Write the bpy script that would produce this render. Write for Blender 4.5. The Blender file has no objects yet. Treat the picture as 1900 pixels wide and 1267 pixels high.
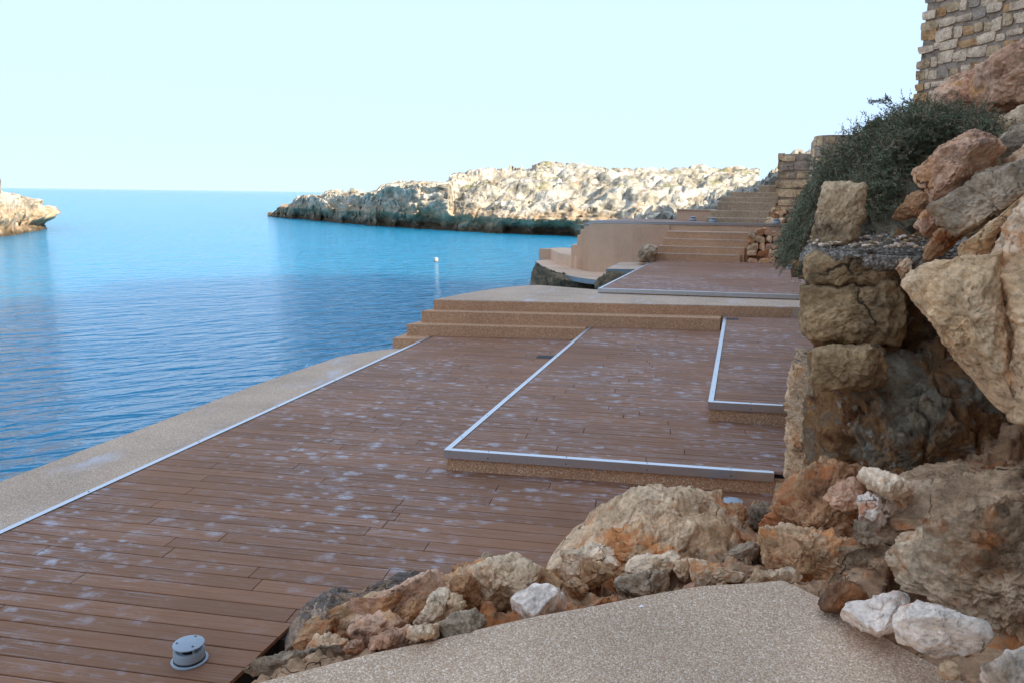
import bpy, bmesh, math, random
import numpy as np
from mathutils import Vector, Matrix

# ------------------------------------------------------------------ camera, light, exposure
random.seed(7); rng = np.random.default_rng(7)
sc = bpy.context.scene
COL = sc.collection
CAM = np.array([0.0, 0.0, 2.38]); FPX = 1450.0
def _basis():
    F = np.array([435.0, 367 - 633.5, FPX]); F /= np.linalg.norm(F)
    q = np.array([435.0 - 3000, 367 - 3000 * 0.0131 - 633.5, FPX])
    U = np.cross(F, q); U /= np.linalg.norm(U)
    if U[1] > 0: U = -U
    R = np.cross(F, U)
    if R[0] < 0: R = -R
    return R, F, U
BR, BF, BU = _basis()
cd = bpy.data.cameras.new('camera'); cam = bpy.data.objects.new('camera', cd); COL.objects.link(cam)
rx = Vector((BR[0], BF[0], BU[0])); dn = Vector((BR[1], BF[1], BU[1])); fw = Vector((BR[2], BF[2], BU[2]))
m = Matrix((rx, -dn, -fw)).transposed().to_4x4(); m.translation = Vector(CAM); cam.matrix_world = m
cd.sensor_width = 36.0; cd.lens = 36.0 * FPX / 1900.0; cd.clip_start = 0.05; cd.clip_end = 40000
sc.camera = cam

TO_SUN = Vector((0.92, -0.39, 0.0)).normalized(); ELEV = math.radians(28)
sun_dir = Vector((TO_SUN.x * math.cos(ELEV), TO_SUN.y * math.cos(ELEV), math.sin(ELEV)))
w = bpy.data.worlds.new('World'); sc.world = w; w.use_nodes = True
wt = w.node_tree; wt.nodes.clear()
sky = wt.nodes.new('ShaderNodeTexSky'); sky.sky_type = 'NISHITA'; sky.sun_disc = False
sky.sun_elevation = ELEV; sky.sun_rotation = math.atan2(TO_SUN.x, TO_SUN.y)
sky.altitude = 0; sky.air_density = 0.6; sky.dust_density = 0.1; sky.ozone_density = 3.0
bg = wt.nodes.new('ShaderNodeBackground'); bg.inputs['Strength'].default_value = 0.15
wo = wt.nodes.new('ShaderNodeOutputWorld')
# milky winter sky: the same soft compression of brightness in every direction
def wn(t, **k):
    nd = wt.nodes.new('ShaderNode' + t)
    for a, v in k.items(): setattr(nd, a, v)
    return nd
bw_ = wn('RGBToBW'); wt.links.new(sky.outputs[0], bw_.inputs[0])
pw = wn('Math', operation='POWER'); pw.inputs[1].default_value = -0.98; wt.links.new(bw_.outputs[0], pw.inputs[0])
ml = wn('Math', operation='MULTIPLY'); ml.inputs[1].default_value = 3.2; wt.links.new(pw.outputs[0], ml.inputs[0])
vs = wn('VectorMath', operation='SCALE'); wt.links.new(sky.outputs[0], vs.inputs[0]); wt.links.new(ml.outputs[0], vs.inputs['Scale'])
lb = wn('Math', operation='MULTIPLY'); wt.links.new(bw_.outputs[0], lb.inputs[0]); wt.links.new(ml.outputs[0], lb.inputs[1])
hz = wn('VectorMath', operation='SCALE'); hz.inputs[0].default_value = (0.63, 0.805, 1.05); wt.links.new(lb.outputs[0], hz.inputs['Scale'])
mx = wn('Mix', data_type='VECTOR'); mx.inputs[0].default_value = 0.9; wt.links.new(vs.outputs[0], mx.inputs[4]); wt.links.new(hz.outputs[0], mx.inputs[5])
wt.links.new(mx.outputs[1], bg.inputs[0]); wt.links.new(bg.outputs[0], wo.inputs[0])
sl = bpy.data.lights.new('sun', 'SUN'); sl.energy = 4.4; sl.angle = math.radians(0.55); sl.color = (1.0, 0.91, 0.78)
so = bpy.data.objects.new('sun', sl); COL.objects.link(so); so.location = (20, -25, 30)
so.rotation_euler = (-sun_dir).to_track_quat('-Z', 'Y').to_euler()
sc.view_settings.view_transform = 'Standard'; sc.view_settings.look = 'None'
sc.view_settings.exposure = 1.3; sc.view_settings.gamma = 1.0; sc.view_settings.use_curve_mapping = False

# ------------------------------------------------------------------ survey helpers (sighted point -> metres)
def ray(px, py):
    d = np.array([px - 950.0, py - 633.5, FPX]); return np.array([d @ BR, d @ BF, d @ BU])
def at_z(px, py, z=0.0):
    d = ray(px, py); return CAM + d * ((z - CAM[2]) / d[2])
def at_y(px, py, y):
    d = ray(px, py); return CAM + d * (y / d[1])

# ------------------------------------------------------------------ noise
def _h(ix, iy, iz, s):
    h = (ix.astype(np.int64) * 374761393 + iy.astype(np.int64) * 668265263 + iz.astype(np.int64) * 2147483647 + s * 974711) & 0xFFFFFFFF
    h = ((h ^ (h >> 13)) * 1274126177) & 0xFFFFFFFF
    h = ((h ^ (h >> 16)) * 2246822519) & 0xFFFFFFFF
    return ((h ^ (h >> 15)) & 0xFFFFFF) / float(0x1000000)
def vnoise(P, s=0):
    I = np.floor(P).astype(np.int64); f = P - I; f = f * f * f * (f * (f * 6 - 15) + 10)
    r = 0
    for a in (0, 1):
        for b in (0, 1):
            for c in (0, 1):
                wgt = (f[:, 0] if a else 1 - f[:, 0]) * (f[:, 1] if b else 1 - f[:, 1]) * (f[:, 2] if c else 1 - f[:, 2])
                r = r + wgt * _h(I[:, 0] + a, I[:, 1] + b, I[:, 2] + c, s)
    return r * 2 - 1
def fbm(P, s=0, o=4, g=0.5):
    P = np.asarray(P, float); r = np.zeros(len(P)); a = 1.0
    for i in range(o):
        r += a * vnoise(P * (2.03 ** i) + 17.3 * i, s + i); a *= g
    return r
def ridged(P, s=0, o=4):
    P = np.asarray(P, float); r = np.zeros(len(P)); a = 1.0
    for i in range(o):
        r += a * (1 - 2 * np.abs(vnoise(P * (2.1 ** i) + 9.1 * i, s + i))); a *= 0.5
    return r
def worley(P, s=0):
    I = np.floor(P).astype(np.int64); f1 = np.full(len(P), 9.0); f2 = np.full(len(P), 9.0)
    for a in (-1, 0, 1):
        for b in (-1, 0, 1):
            for c in (-1, 0, 1):
                J = I + np.array([a, b, c])
                Q = np.stack([J[:, k] + _h(J[:, 0], J[:, 1], J[:, 2], s + 31 * k) for k in range(3)], 1)
                d = np.sqrt(((Q - P) ** 2).sum(1))
                f2 = np.minimum(f2, np.maximum(f1, d)); f1 = np.minimum(f1, d)
    return f1, f2

def facet(P, s=0, tilt=0.9):
    """broken-rock relief: every cell is a tilted flat facet at its own height"""
    I = np.floor(P).astype(np.int64); f1 = np.full(len(P), 9.0); f2 = np.full(len(P), 9.0); val = np.zeros(len(P))
    for a in (-1, 0, 1):
        for b in (-1, 0, 1):
            for c in (-1, 0, 1):
                J = I + np.array([a, b, c]); hs = [_h(J[:, 0], J[:, 1], J[:, 2], s + 31 * k) for k in range(7)]
                v = P - np.stack([J[:, k] + hs[k] for k in range(3)], 1); d = np.sqrt((v ** 2).sum(1))
                pl = (hs[3] - 0.5) + tilt * ((hs[4] - 0.5) * v[:, 0] + (hs[5] - 0.5) * v[:, 1] + (hs[6] - 0.5) * v[:, 2]) * 2
                m_ = d < f1; f2 = np.where(m_, f1, np.minimum(f2, d)); val = np.where(m_, pl, val); f1 = np.where(m_, d, f1)
    return val, f2 - f1

# ------------------------------------------------------------------ objects
def link(o, parent=None):
    COL.objects.link(o)
    if parent is not None: o.parent = parent
    return o
def tag(o, label=None, cat=None, group=None, kind=None):
    if label: o['label'] = label
    if cat: o['category'] = cat
    if group: o['group'] = group
    if kind: o['kind'] = kind
    return o
def empty(name, loc=(0, 0, 0)):
    o = bpy.data.objects.new(name, None); o.location = loc; o.empty_display_size = 0.1; COL.objects.link(o); return o
def mesh_obj(name, verts, faces, mat, parent=None, smooth=False, loc=None):
    """verts in world metres; origin goes to loc (or stays at the parent's origin)"""
    me = bpy.data.meshes.new(name)
    V = np.asarray(verts, float)
    if parent is not None: off = np.array(parent_world(parent)) if loc is None else np.array(loc)
    else: off = np.zeros(3) if loc is None else np.array(loc)
    V = V - off
    me.from_pydata(V.tolist(), [], [list(map(int, f)) for f in faces] if not isinstance(faces, np.ndarray) else faces.tolist())
    me.materials.append(mat); me.update()
    if smooth: me.polygons.foreach_set('use_smooth', np.ones(len(me.polygons), bool))
    o = bpy.data.objects.new(name, me)
    if parent is not None: o.location = Vector(off - np.array(parent_world(parent)))
    else: o.location = Vector(off)
    return link(o, parent)
def parent_world(p):
    v = Vector(p.location)
    while p.parent is not None: p = p.parent; v += p.location
    return v
def prism(name, poly, z0, z1, mat, parent=None, bev=0.0):
    """vertical prism over a plan polygon; z1 a number or one height per corner"""
    bm = bmesh.new(); n = len(poly)
    zt = [z1] * n if np.isscalar(z1) else z1
    off = parent_world(parent) if parent is not None else Vector((0, 0, 0))
    a = [bm.verts.new(Vector((p[0], p[1], z0)) - off) for p in poly]; b = [bm.verts.new(Vector((p[0], p[1], zt[i])) - off) for i, p in enumerate(poly)]
    bm.faces.new(b); bm.faces.new(a[::-1])
    for i in range(n):
        bm.faces.new((a[i], a[(i + 1) % n], b[(i + 1) % n], b[i]))
    bmesh.ops.recalc_face_normals(bm, faces=bm.faces)
    if bev > 0: bmesh.ops.bevel(bm, geom=[e for e in bm.edges], offset=bev, segments=2, affect='EDGES', profile=0.6)
    me = bpy.data.meshes.new(name); bm.to_mesh(me); bm.free(); me.materials.append(mat)
    return link(bpy.data.objects.new(name, me), parent)
def bar(name, p0, p1, wv, hv, mat, parent=None, bev=0.0015):
    """box from p0 to p1 (one long edge) with width vector wv and height vector hv"""
    p0, p1, wv, hv = map(Vector, (p0, p1, wv, hv)); bm = bmesh.new()
    off = parent_world(parent) if parent is not None else Vector((0, 0, 0))
    vs = [bm.verts.new(q - off) for q in (p0, p1, p1 + wv, p0 + wv, p0 + hv, p1 + hv, p1 + wv + hv, p0 + wv + hv)]
    for f in ((0, 1, 2, 3), (4, 5, 6, 7), (0, 1, 5, 4), (1, 2, 6, 5), (2, 3, 7, 6), (3, 0, 4, 7)): bm.faces.new([vs[i] for i in f])
    bmesh.ops.recalc_face_normals(bm, faces=bm.faces)
    if bev: bmesh.ops.bevel(bm, geom=list(bm.edges), offset=bev, segments=1, affect='EDGES')
    me = bpy.data.meshes.new(name); bm.to_mesh(me); bm.free(); me.materials.append(mat)
    return link(bpy.data.objects.new(name, me), parent)
def lathe(prof, n=32):
    V = []; F = []
    for r, z in prof:
        for i in range(n):
            a = 2 * math.pi * i / n; V.append((r * math.cos(a), r * math.sin(a), z))
    for j in range(len(prof) - 1):
        for i in range(n):
            F.append((j * n + i, j * n + (i + 1) % n, (j + 1) * n + (i + 1) % n, (j + 1) * n + i))
    return V, F

# ------------------------------------------------------------------ materials
class NT:
    def __init__(s, name):
        s.m = bpy.data.materials.new(name); s.m.use_nodes = True; s.t = s.m.node_tree; s.t.nodes.clear()
        s.out = s.t.nodes.new('ShaderNodeOutputMaterial'); s.b = s.t.nodes.new('ShaderNodeBsdfPrincipled')
        s.t.links.new(s.b.outputs[0], s.out.inputs['Surface'])
        s.geo = s.t.nodes.new('ShaderNodeNewGeometry'); s.pos = s.geo.outputs['Position']; s.nrm = s.geo.outputs['Normal']
    def set(s, sock, v):
        if hasattr(v, 'links') or isinstance(v, bpy.types.NodeSocket): s.t.links.new(v, sock)
        else:
            if isinstance(v, (tuple, list)) and len(v) == 3 and sock.type == 'RGBA': v = (*v, 1)
            sock.default_value = v
    def n(s, typ, ins=None, **pr):
        nd = s.t.nodes.new('ShaderNode' + typ)
        for k, v in pr.items(): setattr(nd, k, v)
        for k, v in (ins or {}).items(): s.set(nd.inputs[k], v)
        return nd
    def bs(s, **k):
        for a, v in k.items(): s.set(s.b.inputs[a.replace('_', ' ')], v)
    def mapping(s, v, scale=(1, 1, 1), rot=(0, 0, 0), loc=(0, 0, 0)):
        return s.n('Mapping', {'Vector': v, 'Scale': scale, 'Rotation': rot, 'Location': loc}).outputs[0]
    def noise(s, v, scale, detail=5, rough=0.55, dist=0.0):
        return s.n('TexNoise', {'Vector': v, 'Scale': scale, 'Detail': detail, 'Roughness': rough, 'Distortion': dist}).outputs[0]
    def vor(s, v, scale, feature='F1', rand=1.0, out='Distance'):
        return s.n('TexVoronoi', {'Vector': v, 'Scale': scale, 'Randomness': rand}, feature=feature).outputs[out]
    def ramp(s, f, stops, interp='LINEAR'):
        nd = s.n('ValToRGB', {'Fac': f}); cr = nd.color_ramp; cr.interpolation = interp
        while len(cr.elements) < len(stops): cr.elements.new(0.5)
        for e, (p, c) in zip(cr.elements, stops):
            e.position = p; e.color = (c, c, c, 1) if np.isscalar(c) else (*c, 1)
        return nd.outputs[0]
    def step(s, f, a, b):
        nd = s.n('MapRange', {0: f, 1: a, 2: b, 3: 0.0, 4: 1.0}, interpolation_type='SMOOTHSTEP'); return nd.outputs[0]
    def mix(s, f, a, b, mode='MIX'):
        nd = s.n('Mix', data_type='RGBA', blend_type=mode)
        s.set(nd.inputs['Factor'], f); s.set(nd.inputs[6], a); s.set(nd.inputs[7], b); return nd.outputs[2]
    def math(s, op, a, b=0.0, clamp=False):
        nd = s.n('Math', operation=op, use_clamp=clamp); s.set(nd.inputs[0], a); s.set(nd.inputs[1], b); return nd.outputs[0]
    def vadd(s, a, b):
        nd = s.n('VectorMath', operation='ADD'); s.set(nd.inputs[0], a); s.set(nd.inputs[1], b); return nd.outputs[0]
    def vscale(s, a, k):
        nd = s.n('VectorMath', operation='SCALE'); s.set(nd.inputs[0], a); nd.inputs['Scale'].default_value = k; return nd.outputs[0]
    def bump(s, h, strength, dist, prev=None):
        nd = s.n('Bump', {'Height': h, 'Strength': strength, 'Distance': dist})
        if prev is not None: s.set(nd.inputs['Normal'], prev)
        return nd.outputs[0]

def rock_mat(name, light, mid, dark, rust=(0.22, 0.085, 0.028), rust_t=0.62, lich=(0.055, 0.055, 0.05), lich_t=0.68, sc_=1.0, crack=3.5, bumpd=0.03, pit=0.5, green=0.0, seed=0.0, strata=0.0, top_lich=0.0):
    k = NT(name); p0 = k.mapping(k.pos, loc=(seed * 3.1, seed * 1.7, seed * 2.3))
    warp = k.n('TexNoise', {'Vector': p0, 'Scale': 2.2 * sc_, 'Detail': 4}).outputs['Color']
    p = k.vadd(p0, k.vscale(warp, 0.35 / sc_))
    n1 = k.noise(p, 2.1 * sc_, 8, 0.62)
    col = k.ramp(n1, [(0.3, dark), (0.45, mid), (0.62, light)])
    n2 = k.noise(p, 9 * sc_, 8, 0.7)
    col = k.mix(0.75, col, k.ramp(n2, [(0.3, 0.32), (0.44, 0.8), (0.56, 1.08), (0.7, 1.4)]), 'MULTIPLY')
    col = k.mix(0.8, col, k.ramp(k.noise(p0, 36 * sc_, 6, 0.78), [(0.34, 0.5), (0.47, 0.95), (0.55, 1.05), (0.68, 1.35)]), 'MULTIPLY')
    rm = k.step(k.noise(k.vadd(p, (5.2, 1.3, 7.7)), 2.7 * sc_, 9, 0.68), rust_t, rust_t + 0.1)
    rc = k.mix(k.noise(p, 6 * sc_, 4), rust, tuple(min(1, c * 2.3) for c in rust))
    col = k.mix(k.math('MULTIPLY', rm, 0.85), col, rc)
    ln = k.noise(k.vadd(p, (1.2, 8.3, 3.7)), 3.6 * sc_, 10, 0.75)
    if top_lich > 0:
        up = k.n('SeparateXYZ', {0: k.nrm}).outputs[2]
        ln = k.math('ADD', ln, k.math('MULTIPLY', k.step(up, 0.2, 0.8), top_lich))
    lm = k.step(ln, lich_t, lich_t + 0.09)
    col = k.mix(k.math('MULTIPLY', lm, 0.8), col, lich)
    if green > 0:
        gm = k.step(k.noise(k.vadd(p, (9.2, 4.3, 2.7)), 3.0 * sc_, 8, 0.7), 0.68 - green, 0.76 - green)
        col = k.mix(k.math('MULTIPLY', gm, 0.6), col, (0.09, 0.1, 0.03))
    e = k.vor(k.vadd(p, k.vscale(k.n('TexNoise', {'Vector': p0, 'Scale': 6 * sc_, 'Detail': 5}).outputs['Color'], 0.25 / sc_)), crack * sc_, 'DISTANCE_TO_EDGE')
    ck = k.step(e, 0.0, 0.012)
    ckm = k.step(k.noise(p, 1.7 * sc_, 3), 0.5, 0.62)
    ck = k.math('MAXIMUM', ck, k.math('SUBTRACT', 1.0, ckm))
    col = k.mix(k.math('SUBTRACT', 1.0, ck), col, tuple(c * 0.35 for c in dark))
    pv = k.vor(p, 21 * sc_, 'F1'); pt = k.step(pv, 0.08, 0.26)
    pmk = k.step(k.noise(p, 2.9 * sc_, 4), 0.5, 0.62)
    pt = k.math('MAXIMUM', pt, k.math('SUBTRACT', 1.0, k.math('MULTIPLY', pmk, pit)))
    col = k.mix(k.math('MULTIPLY', k.math('SUBTRACT', 1.0, pt), 0.6), col, tuple(c * 0.3 for c in dark))
    col = k.mix(1.0, col, (1.44, 1.15, 0.95), 'MULTIPLY')
    k.bs(Base_Color=col, Roughness=0.9, Specular_IOR_Level=0.25)
    h = k.math('ADD', k.noise(p, 5 * sc_, 12, 0.68), k.math('MULTIPLY', ck, 0.22))
    h = k.math('ADD', h, k.math('MULTIPLY', pt, 0.18))
    if strata > 0:
        sp = k.mapping(p, scale=(1.2, 1.2, 9), rot=(0.25, -0.45, 0))
        h = k.math('ADD', h, k.math('MULTIPLY', k.noise(sp, 2.2 * sc_, 8, 0.65), strata))
    nb = k.bump(h, 1.0, 1.4 * bumpd / sc_)
    nb = k.bump(k.noise(p, 42 * sc_, 6, 0.7), 0.6, 0.006 / sc_, nb)
    k.bs(Normal=nb); return k.m

def aggregate_mat(name, cols, scale=120.0, tint=(1.18, 1.03, 0.93), stain=0.25, salt=0.0, bumpd=0.004, shade=0.9):
    k = NT(name); p = k.vadd(k.pos, k.vscale(k.n('TexNoise', {'Vector': k.pos, 'Scale': 60.0, 'Detail': 2}).outputs['Color'], 0.006))
    nd = k.n('TexVoronoi', {'Vector': p, 'Scale': scale}, feature='F1'); c = k.n('SeparateColor', {0: nd.outputs['Color']}).outputs[0]
    col = k.ramp(c, [(0.0, cols[0]), (0.28, cols[1]), (0.55, cols[2]), (0.8, cols[3]), (0.93, cols[4])], 'CONSTANT')
    nd2 = k.vor(p, scale * 2.3, 'F1', out='Color'); c2 = k.n('SeparateColor', {0: nd2}).outputs[1]
    col = k.mix(0.35, col, k.ramp(c2, [(0.0, cols[1]), (0.5, cols[2]), (0.85, cols[4])], 'CONSTANT'))
    col = k.mix(k.math('MULTIPLY', k.step(nd.outputs['Distance'], 0.45, 0.8), 0.6), col, tuple(0.6 * a for a in cols[1]))
    big = k.noise(k.pos, 1.1, 6, 0.6)
    col = k.mix(stain, col, k.ramp(big, [(0.3, 0.55), (0.5, 1.0), (0.7, 1.3)]), 'MULTIPLY')
    col = k.mix(1.0, col, tint, 'MULTIPLY')
    if salt > 0:
        sm = k.math('MULTIPLY', k.step(k.noise(k.mapping(k.pos, scale=(1.3, 0.5, 1)), 1.6, 8, 0.7), 0.52, 0.75), salt)
        col = k.mix(sm, col, (0.66, 0.63, 0.66))
    k.bs(Base_Color=col, Roughness=shade, Specular_IOR_Level=0.3)
    h = k.math('SUBTRACT', 1.0, nd.outputs['Distance'])
    k.bs(Normal=k.bump(k.noise(k.pos, 3.0, 5), 0.25, 0.03, k.bump(h, 0.8, bumpd))); return k.m

PLANK_A = math.radians(6.2)
def plank_mat(name, base, salt=1.0):
    k = NT(name)
    r = k.n('ObjectInfo').outputs['Random']
    q = k.mapping(k.pos, rot=(0, 0, -PLANK_A))
    st = k.noise(k.mapping(q, scale=(2.5, 90, 1)), 1.0, 6, 0.6)
    st2 = k.noise(k.mapping(q, scale=(0.8, 14, 1)), 1.0, 4, 0.6)
    col = k.mix(r, tuple(c * 0.86 for c in base), tuple(c * 1.13 for c in base))
    col = k.mix(0.6, col, k.ramp(st, [(0.3, 0.72), (0.5, 1.0), (0.7, 1.2)]), 'MULTIPLY')
    col = k.mix(0.35, col, k.ramp(k.noise(k.pos, 1.3, 4), [(0.3, 0.7), (0.7, 1.2)]), 'MULTIPLY')
    # dried salt: scuffs along the boards and rounded dried splashes
    area = k.math('ADD', 0.12, k.math('MULTIPLY', k.step(k.noise(k.pos, 0.42, 4, 0.55), 0.36, 0.56), 1.0))
    fine = k.step(k.noise(k.mapping(q, scale=(13, 85, 1)), 1.0, 4, 0.7), 0.38, 0.6)
    sc1 = k.step(k.noise(k.mapping(q, scale=(3.6, 10.5, 1)), 1.0, 8, 0.75, 0.5), 0.5, 0.66)
    m1 = k.math('MULTIPLY', k.math('MULTIPLY', sc1, fine), 0.62)
    def splash(cx, cy, t0, t1, pres, off):
        pv = k.vadd(k.mapping(q, scale=(cx, cy, 0), loc=(off, off * 1.7, 0)), k.vscale(k.n('TexNoise', {'Vector': q, 'Scale': 11.0, 'Detail': 4, 'Roughness': 0.65}).outputs['Color'], 0.8))
        nd = k.n('TexVoronoi', {'Vector': pv, 'Scale': 1.0, 'Randomness': 1.0}, feature='F1')
        cr = k.n('SeparateColor', {0: nd.outputs['Color']}).outputs[0]
        return k.math('MULTIPLY', k.math('SUBTRACT', 1.0, k.step(nd.outputs['Distance'], t0, t1)), k.step(cr, pres, pres + 0.1))
    tex = k.math('ADD', 0.35, k.math('MULTIPLY', k.step(k.noise(k.mapping(q, scale=(18, 60, 1)), 1.0, 4, 0.7), 0.36, 0.58), 0.65))
    m2 = k.math('MULTIPLY', k.math('MAXIMUM', splash(4.2, 6.5, 0.1, 0.42, 0.5, 0.0), k.math('MULTIPLY', splash(8.0, 12.0, 0.1, 0.42, 0.55, 3.7), 0.8)), k.math('MULTIPLY', tex, 0.8))
    strk = k.math('MULTIPLY', k.step(k.noise(k.mapping(q, scale=(1.6, 75, 1)), 1.0, 6, 0.7), 0.5, 0.68), 0.5)
    dust = k.math('MULTIPLY', k.step(k.noise(k.mapping(q, scale=(30, 60, 1)), 1.0, 3, 0.7), 0.57, 0.72), 0.14)
    sal = k.math('MAXIMUM', k.math('MAXIMUM', m1, m2), k.math('MAXIMUM', strk, dust))
    sal = k.math('MULTIPLY', k.math('MULTIPLY', sal, area), salt, True)
    col = k.mix(sal, col, (0.56, 0.52, 0.54))
    k.bs(Base_Color=col, Roughness=k.math('ADD', 0.5, k.math('MULTIPLY', st2, 0.25)), Specular_IOR_Level=0.2)
    k.bs(Normal=k.bump(st, 0.5, 0.0025)); return k.m

def simple(name, col, rough=0.6, metal=0.0, noise=0.15, scale=8.0, spec=0.5, bumpd=0.0):
    k = NT(name); v = k.noise(k.pos, scale, 6, 0.6)
    c = k.mix(1.0, col, k.ramp(v, [(0.25, 1 - noise), (0.75, 1 + noise)]), 'MULTIPLY')
    k.bs(Base_Color=c, Roughness=k.math('ADD', rough - 0.06, k.math('MULTIPLY', v, 0.12)), Metallic=metal, Specular_IOR_Level=spec)
    if bumpd: k.bs(Normal=k.bump(v, 0.6, bumpd))
    return k.m

M = {}
M['plank'] = plank_mat('plank_brown', (0.3, 0.134, 0.064))
M['sub'] = simple('deck_subframe', (0.02, 0.014, 0.012), 0.9)
AG = [(0.3, 0.16, 0.085), (0.5, 0.29, 0.16), (0.61, 0.4, 0.245), (0.7, 0.52, 0.35), (0.88, 0.78, 0.63)]
M['agg'] = aggregate_mat('aggregate_riser', AG, 130)
M['agg_path'] = aggregate_mat('aggregate_path', [(0.38, 0.26, 0.18), (0.54, 0.4, 0.29), (0.66, 0.52, 0.4), (0.76, 0.64, 0.51), (0.92, 0.88, 0.8)], 165, tint=(1.22, 1.05, 0.9), stain=0.4)
M['agg_walk'] = aggregate_mat('aggregate_walk', [(0.36, 0.265, 0.19), (0.5, 0.385, 0.285), (0.6, 0.48, 0.365), (0.7, 0.585, 0.46), (0.86, 0.82, 0.75)], 140, stain=0.4, salt=0.85)
M['render'] = aggregate_mat('aggregate_wall', [(0.56, 0.4, 0.27), (0.62, 0.46, 0.33), (0.66, 0.5, 0.37), (0.69, 0.54, 0.41), (0.76, 0.64, 0.52)], 120, stain=0.3)
M['steel'] = simple('brushed_steel', (0.62, 0.63, 0.64), 0.33, 0.95, 0.06, 30)
M['screw'] = simple('dark_screw', (0.05, 0.05, 0.05), 0.5, 0.6)
M['fascia'] = simple('grey_fascia', (0.24, 0.29, 0.31), 0.6, 0.0, 0.12, 5)
M['grey_plastic'] = simple('grey_bollard', (0.34, 0.38, 0.41), 0.45, 0.0, 0.05, 20)
M['black'] = simple('black_rubber', (0.012, 0.012, 0.013), 0.6)
M['grate'] = simple('grey_grate', (0.06, 0.07, 0.08), 0.5, 0.4)
CREAM = dict(light=(0.72, 0.62, 0.47), mid=(0.56, 0.45, 0.31), dark=(0.3, 0.215, 0.135))
M['r_cream'] = rock_mat('rock_cream', **CREAM, rust=(0.32, 0.15, 0.06), rust_t=0.55, lich=(0.13, 0.125, 0.115), lich_t=0.63, seed=1, strata=0.5, crack=2.5, top_lich=0.04)
M['r_pale'] = rock_mat('rock_pale', (0.8, 0.72, 0.58), (0.66, 0.56, 0.42), (0.38, 0.28, 0.18), rust=(0.34, 0.16, 0.06), rust_t=0.56, lich_t=0.66, crack=2.2, seed=2, strata=0.4, pit=0.9)
M['r_bould'] = rock_mat('rock_boulder', (0.74, 0.61, 0.43), (0.64, 0.49, 0.31), (0.46, 0.31, 0.17), rust=(0.34, 0.15, 0.06), rust_t=0.66, lich_t=0.76, crack=1.5, seed=3, strata=0.35, pit=1.0, bumpd=0.04)
M['r_white'] = rock_mat('rock_white', (0.78, 0.76, 0.72), (0.68, 0.65, 0.6), (0.4, 0.36, 0.3), rust=(0.28, 0.12, 0.05), rust_t=0.57, lich=(0.25, 0.23, 0.2), lich_t=0.66, crack=3, seed=4, pit=0.6)
M['r_rust'] = rock_mat('rock_rust', (0.5, 0.35, 0.21), (0.31, 0.18, 0.095), (0.12, 0.065, 0.036), rust=(0.22, 0.088, 0.034), rust_t=0.54, lich=(0.14, 0.12, 0.1), lich_t=0.56, seed=5, crack=5)
M['r_pink'] = rock_mat('rock_pink', (0.62, 0.46, 0.35), (0.48, 0.31, 0.22), (0.26, 0.16, 0.11), rust=(0.34, 0.2, 0.09), rust_t=0.55, lich=(0.13, 0.115, 0.1), lich_t=0.57, seed=6, crack=1.6, pit=1.0)
M['r_grey'] = rock_mat('rock_grey', (0.48, 0.42, 0.33), (0.29, 0.25, 0.19), (0.12, 0.1, 0.078), rust=(0.2, 0.1, 0.04), rust_t=0.64, lich_t=0.6, seed=7, strata=0.9, crack=3)
M['r_lich'] = rock_mat('rock_lichen_slab', (0.54, 0.46, 0.38), (0.33, 0.27, 0.21), (0.14, 0.115, 0.095), rust=(0.26, 0.12, 0.05), rust_t=0.6, lich=(0.1, 0.105, 0.11), lich_t=0.62, seed=8, strata=1.0, crack=3, top_lich=0.22)
M['r_block'] = rock_mat('carved_stone', (0.4, 0.31, 0.185), (0.25, 0.19, 0.11), (0.1, 0.078, 0.05), rust_t=0.74, lich=(0.05, 0.048, 0.042), lich_t=0.6, seed=9, crack=0.8, pit=0.9, bumpd=0.025)
M['r_block2'] = rock_mat('carved_stone_upright', (0.56, 0.47, 0.32), (0.42, 0.345, 0.23), (0.2, 0.165, 0.11), rust_t=0.74, lich=(0.09, 0.085, 0.07), lich_t=0.64, seed=10, crack=0.8, pit=0.8, bumpd=0.025)
M['r_cliff'] = rock_mat('cliff_rust', (0.32, 0.23, 0.13), (0.17, 0.1, 0.05), (0.06, 0.034, 0.02), rust=(0.17, 0.06, 0.02), rust_t=0.52, lich=(0.15, 0.14, 0.11), lich_t=0.57, seed=11, crack=3, pit=1.0, green=0.06, bumpd=0.05)
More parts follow.
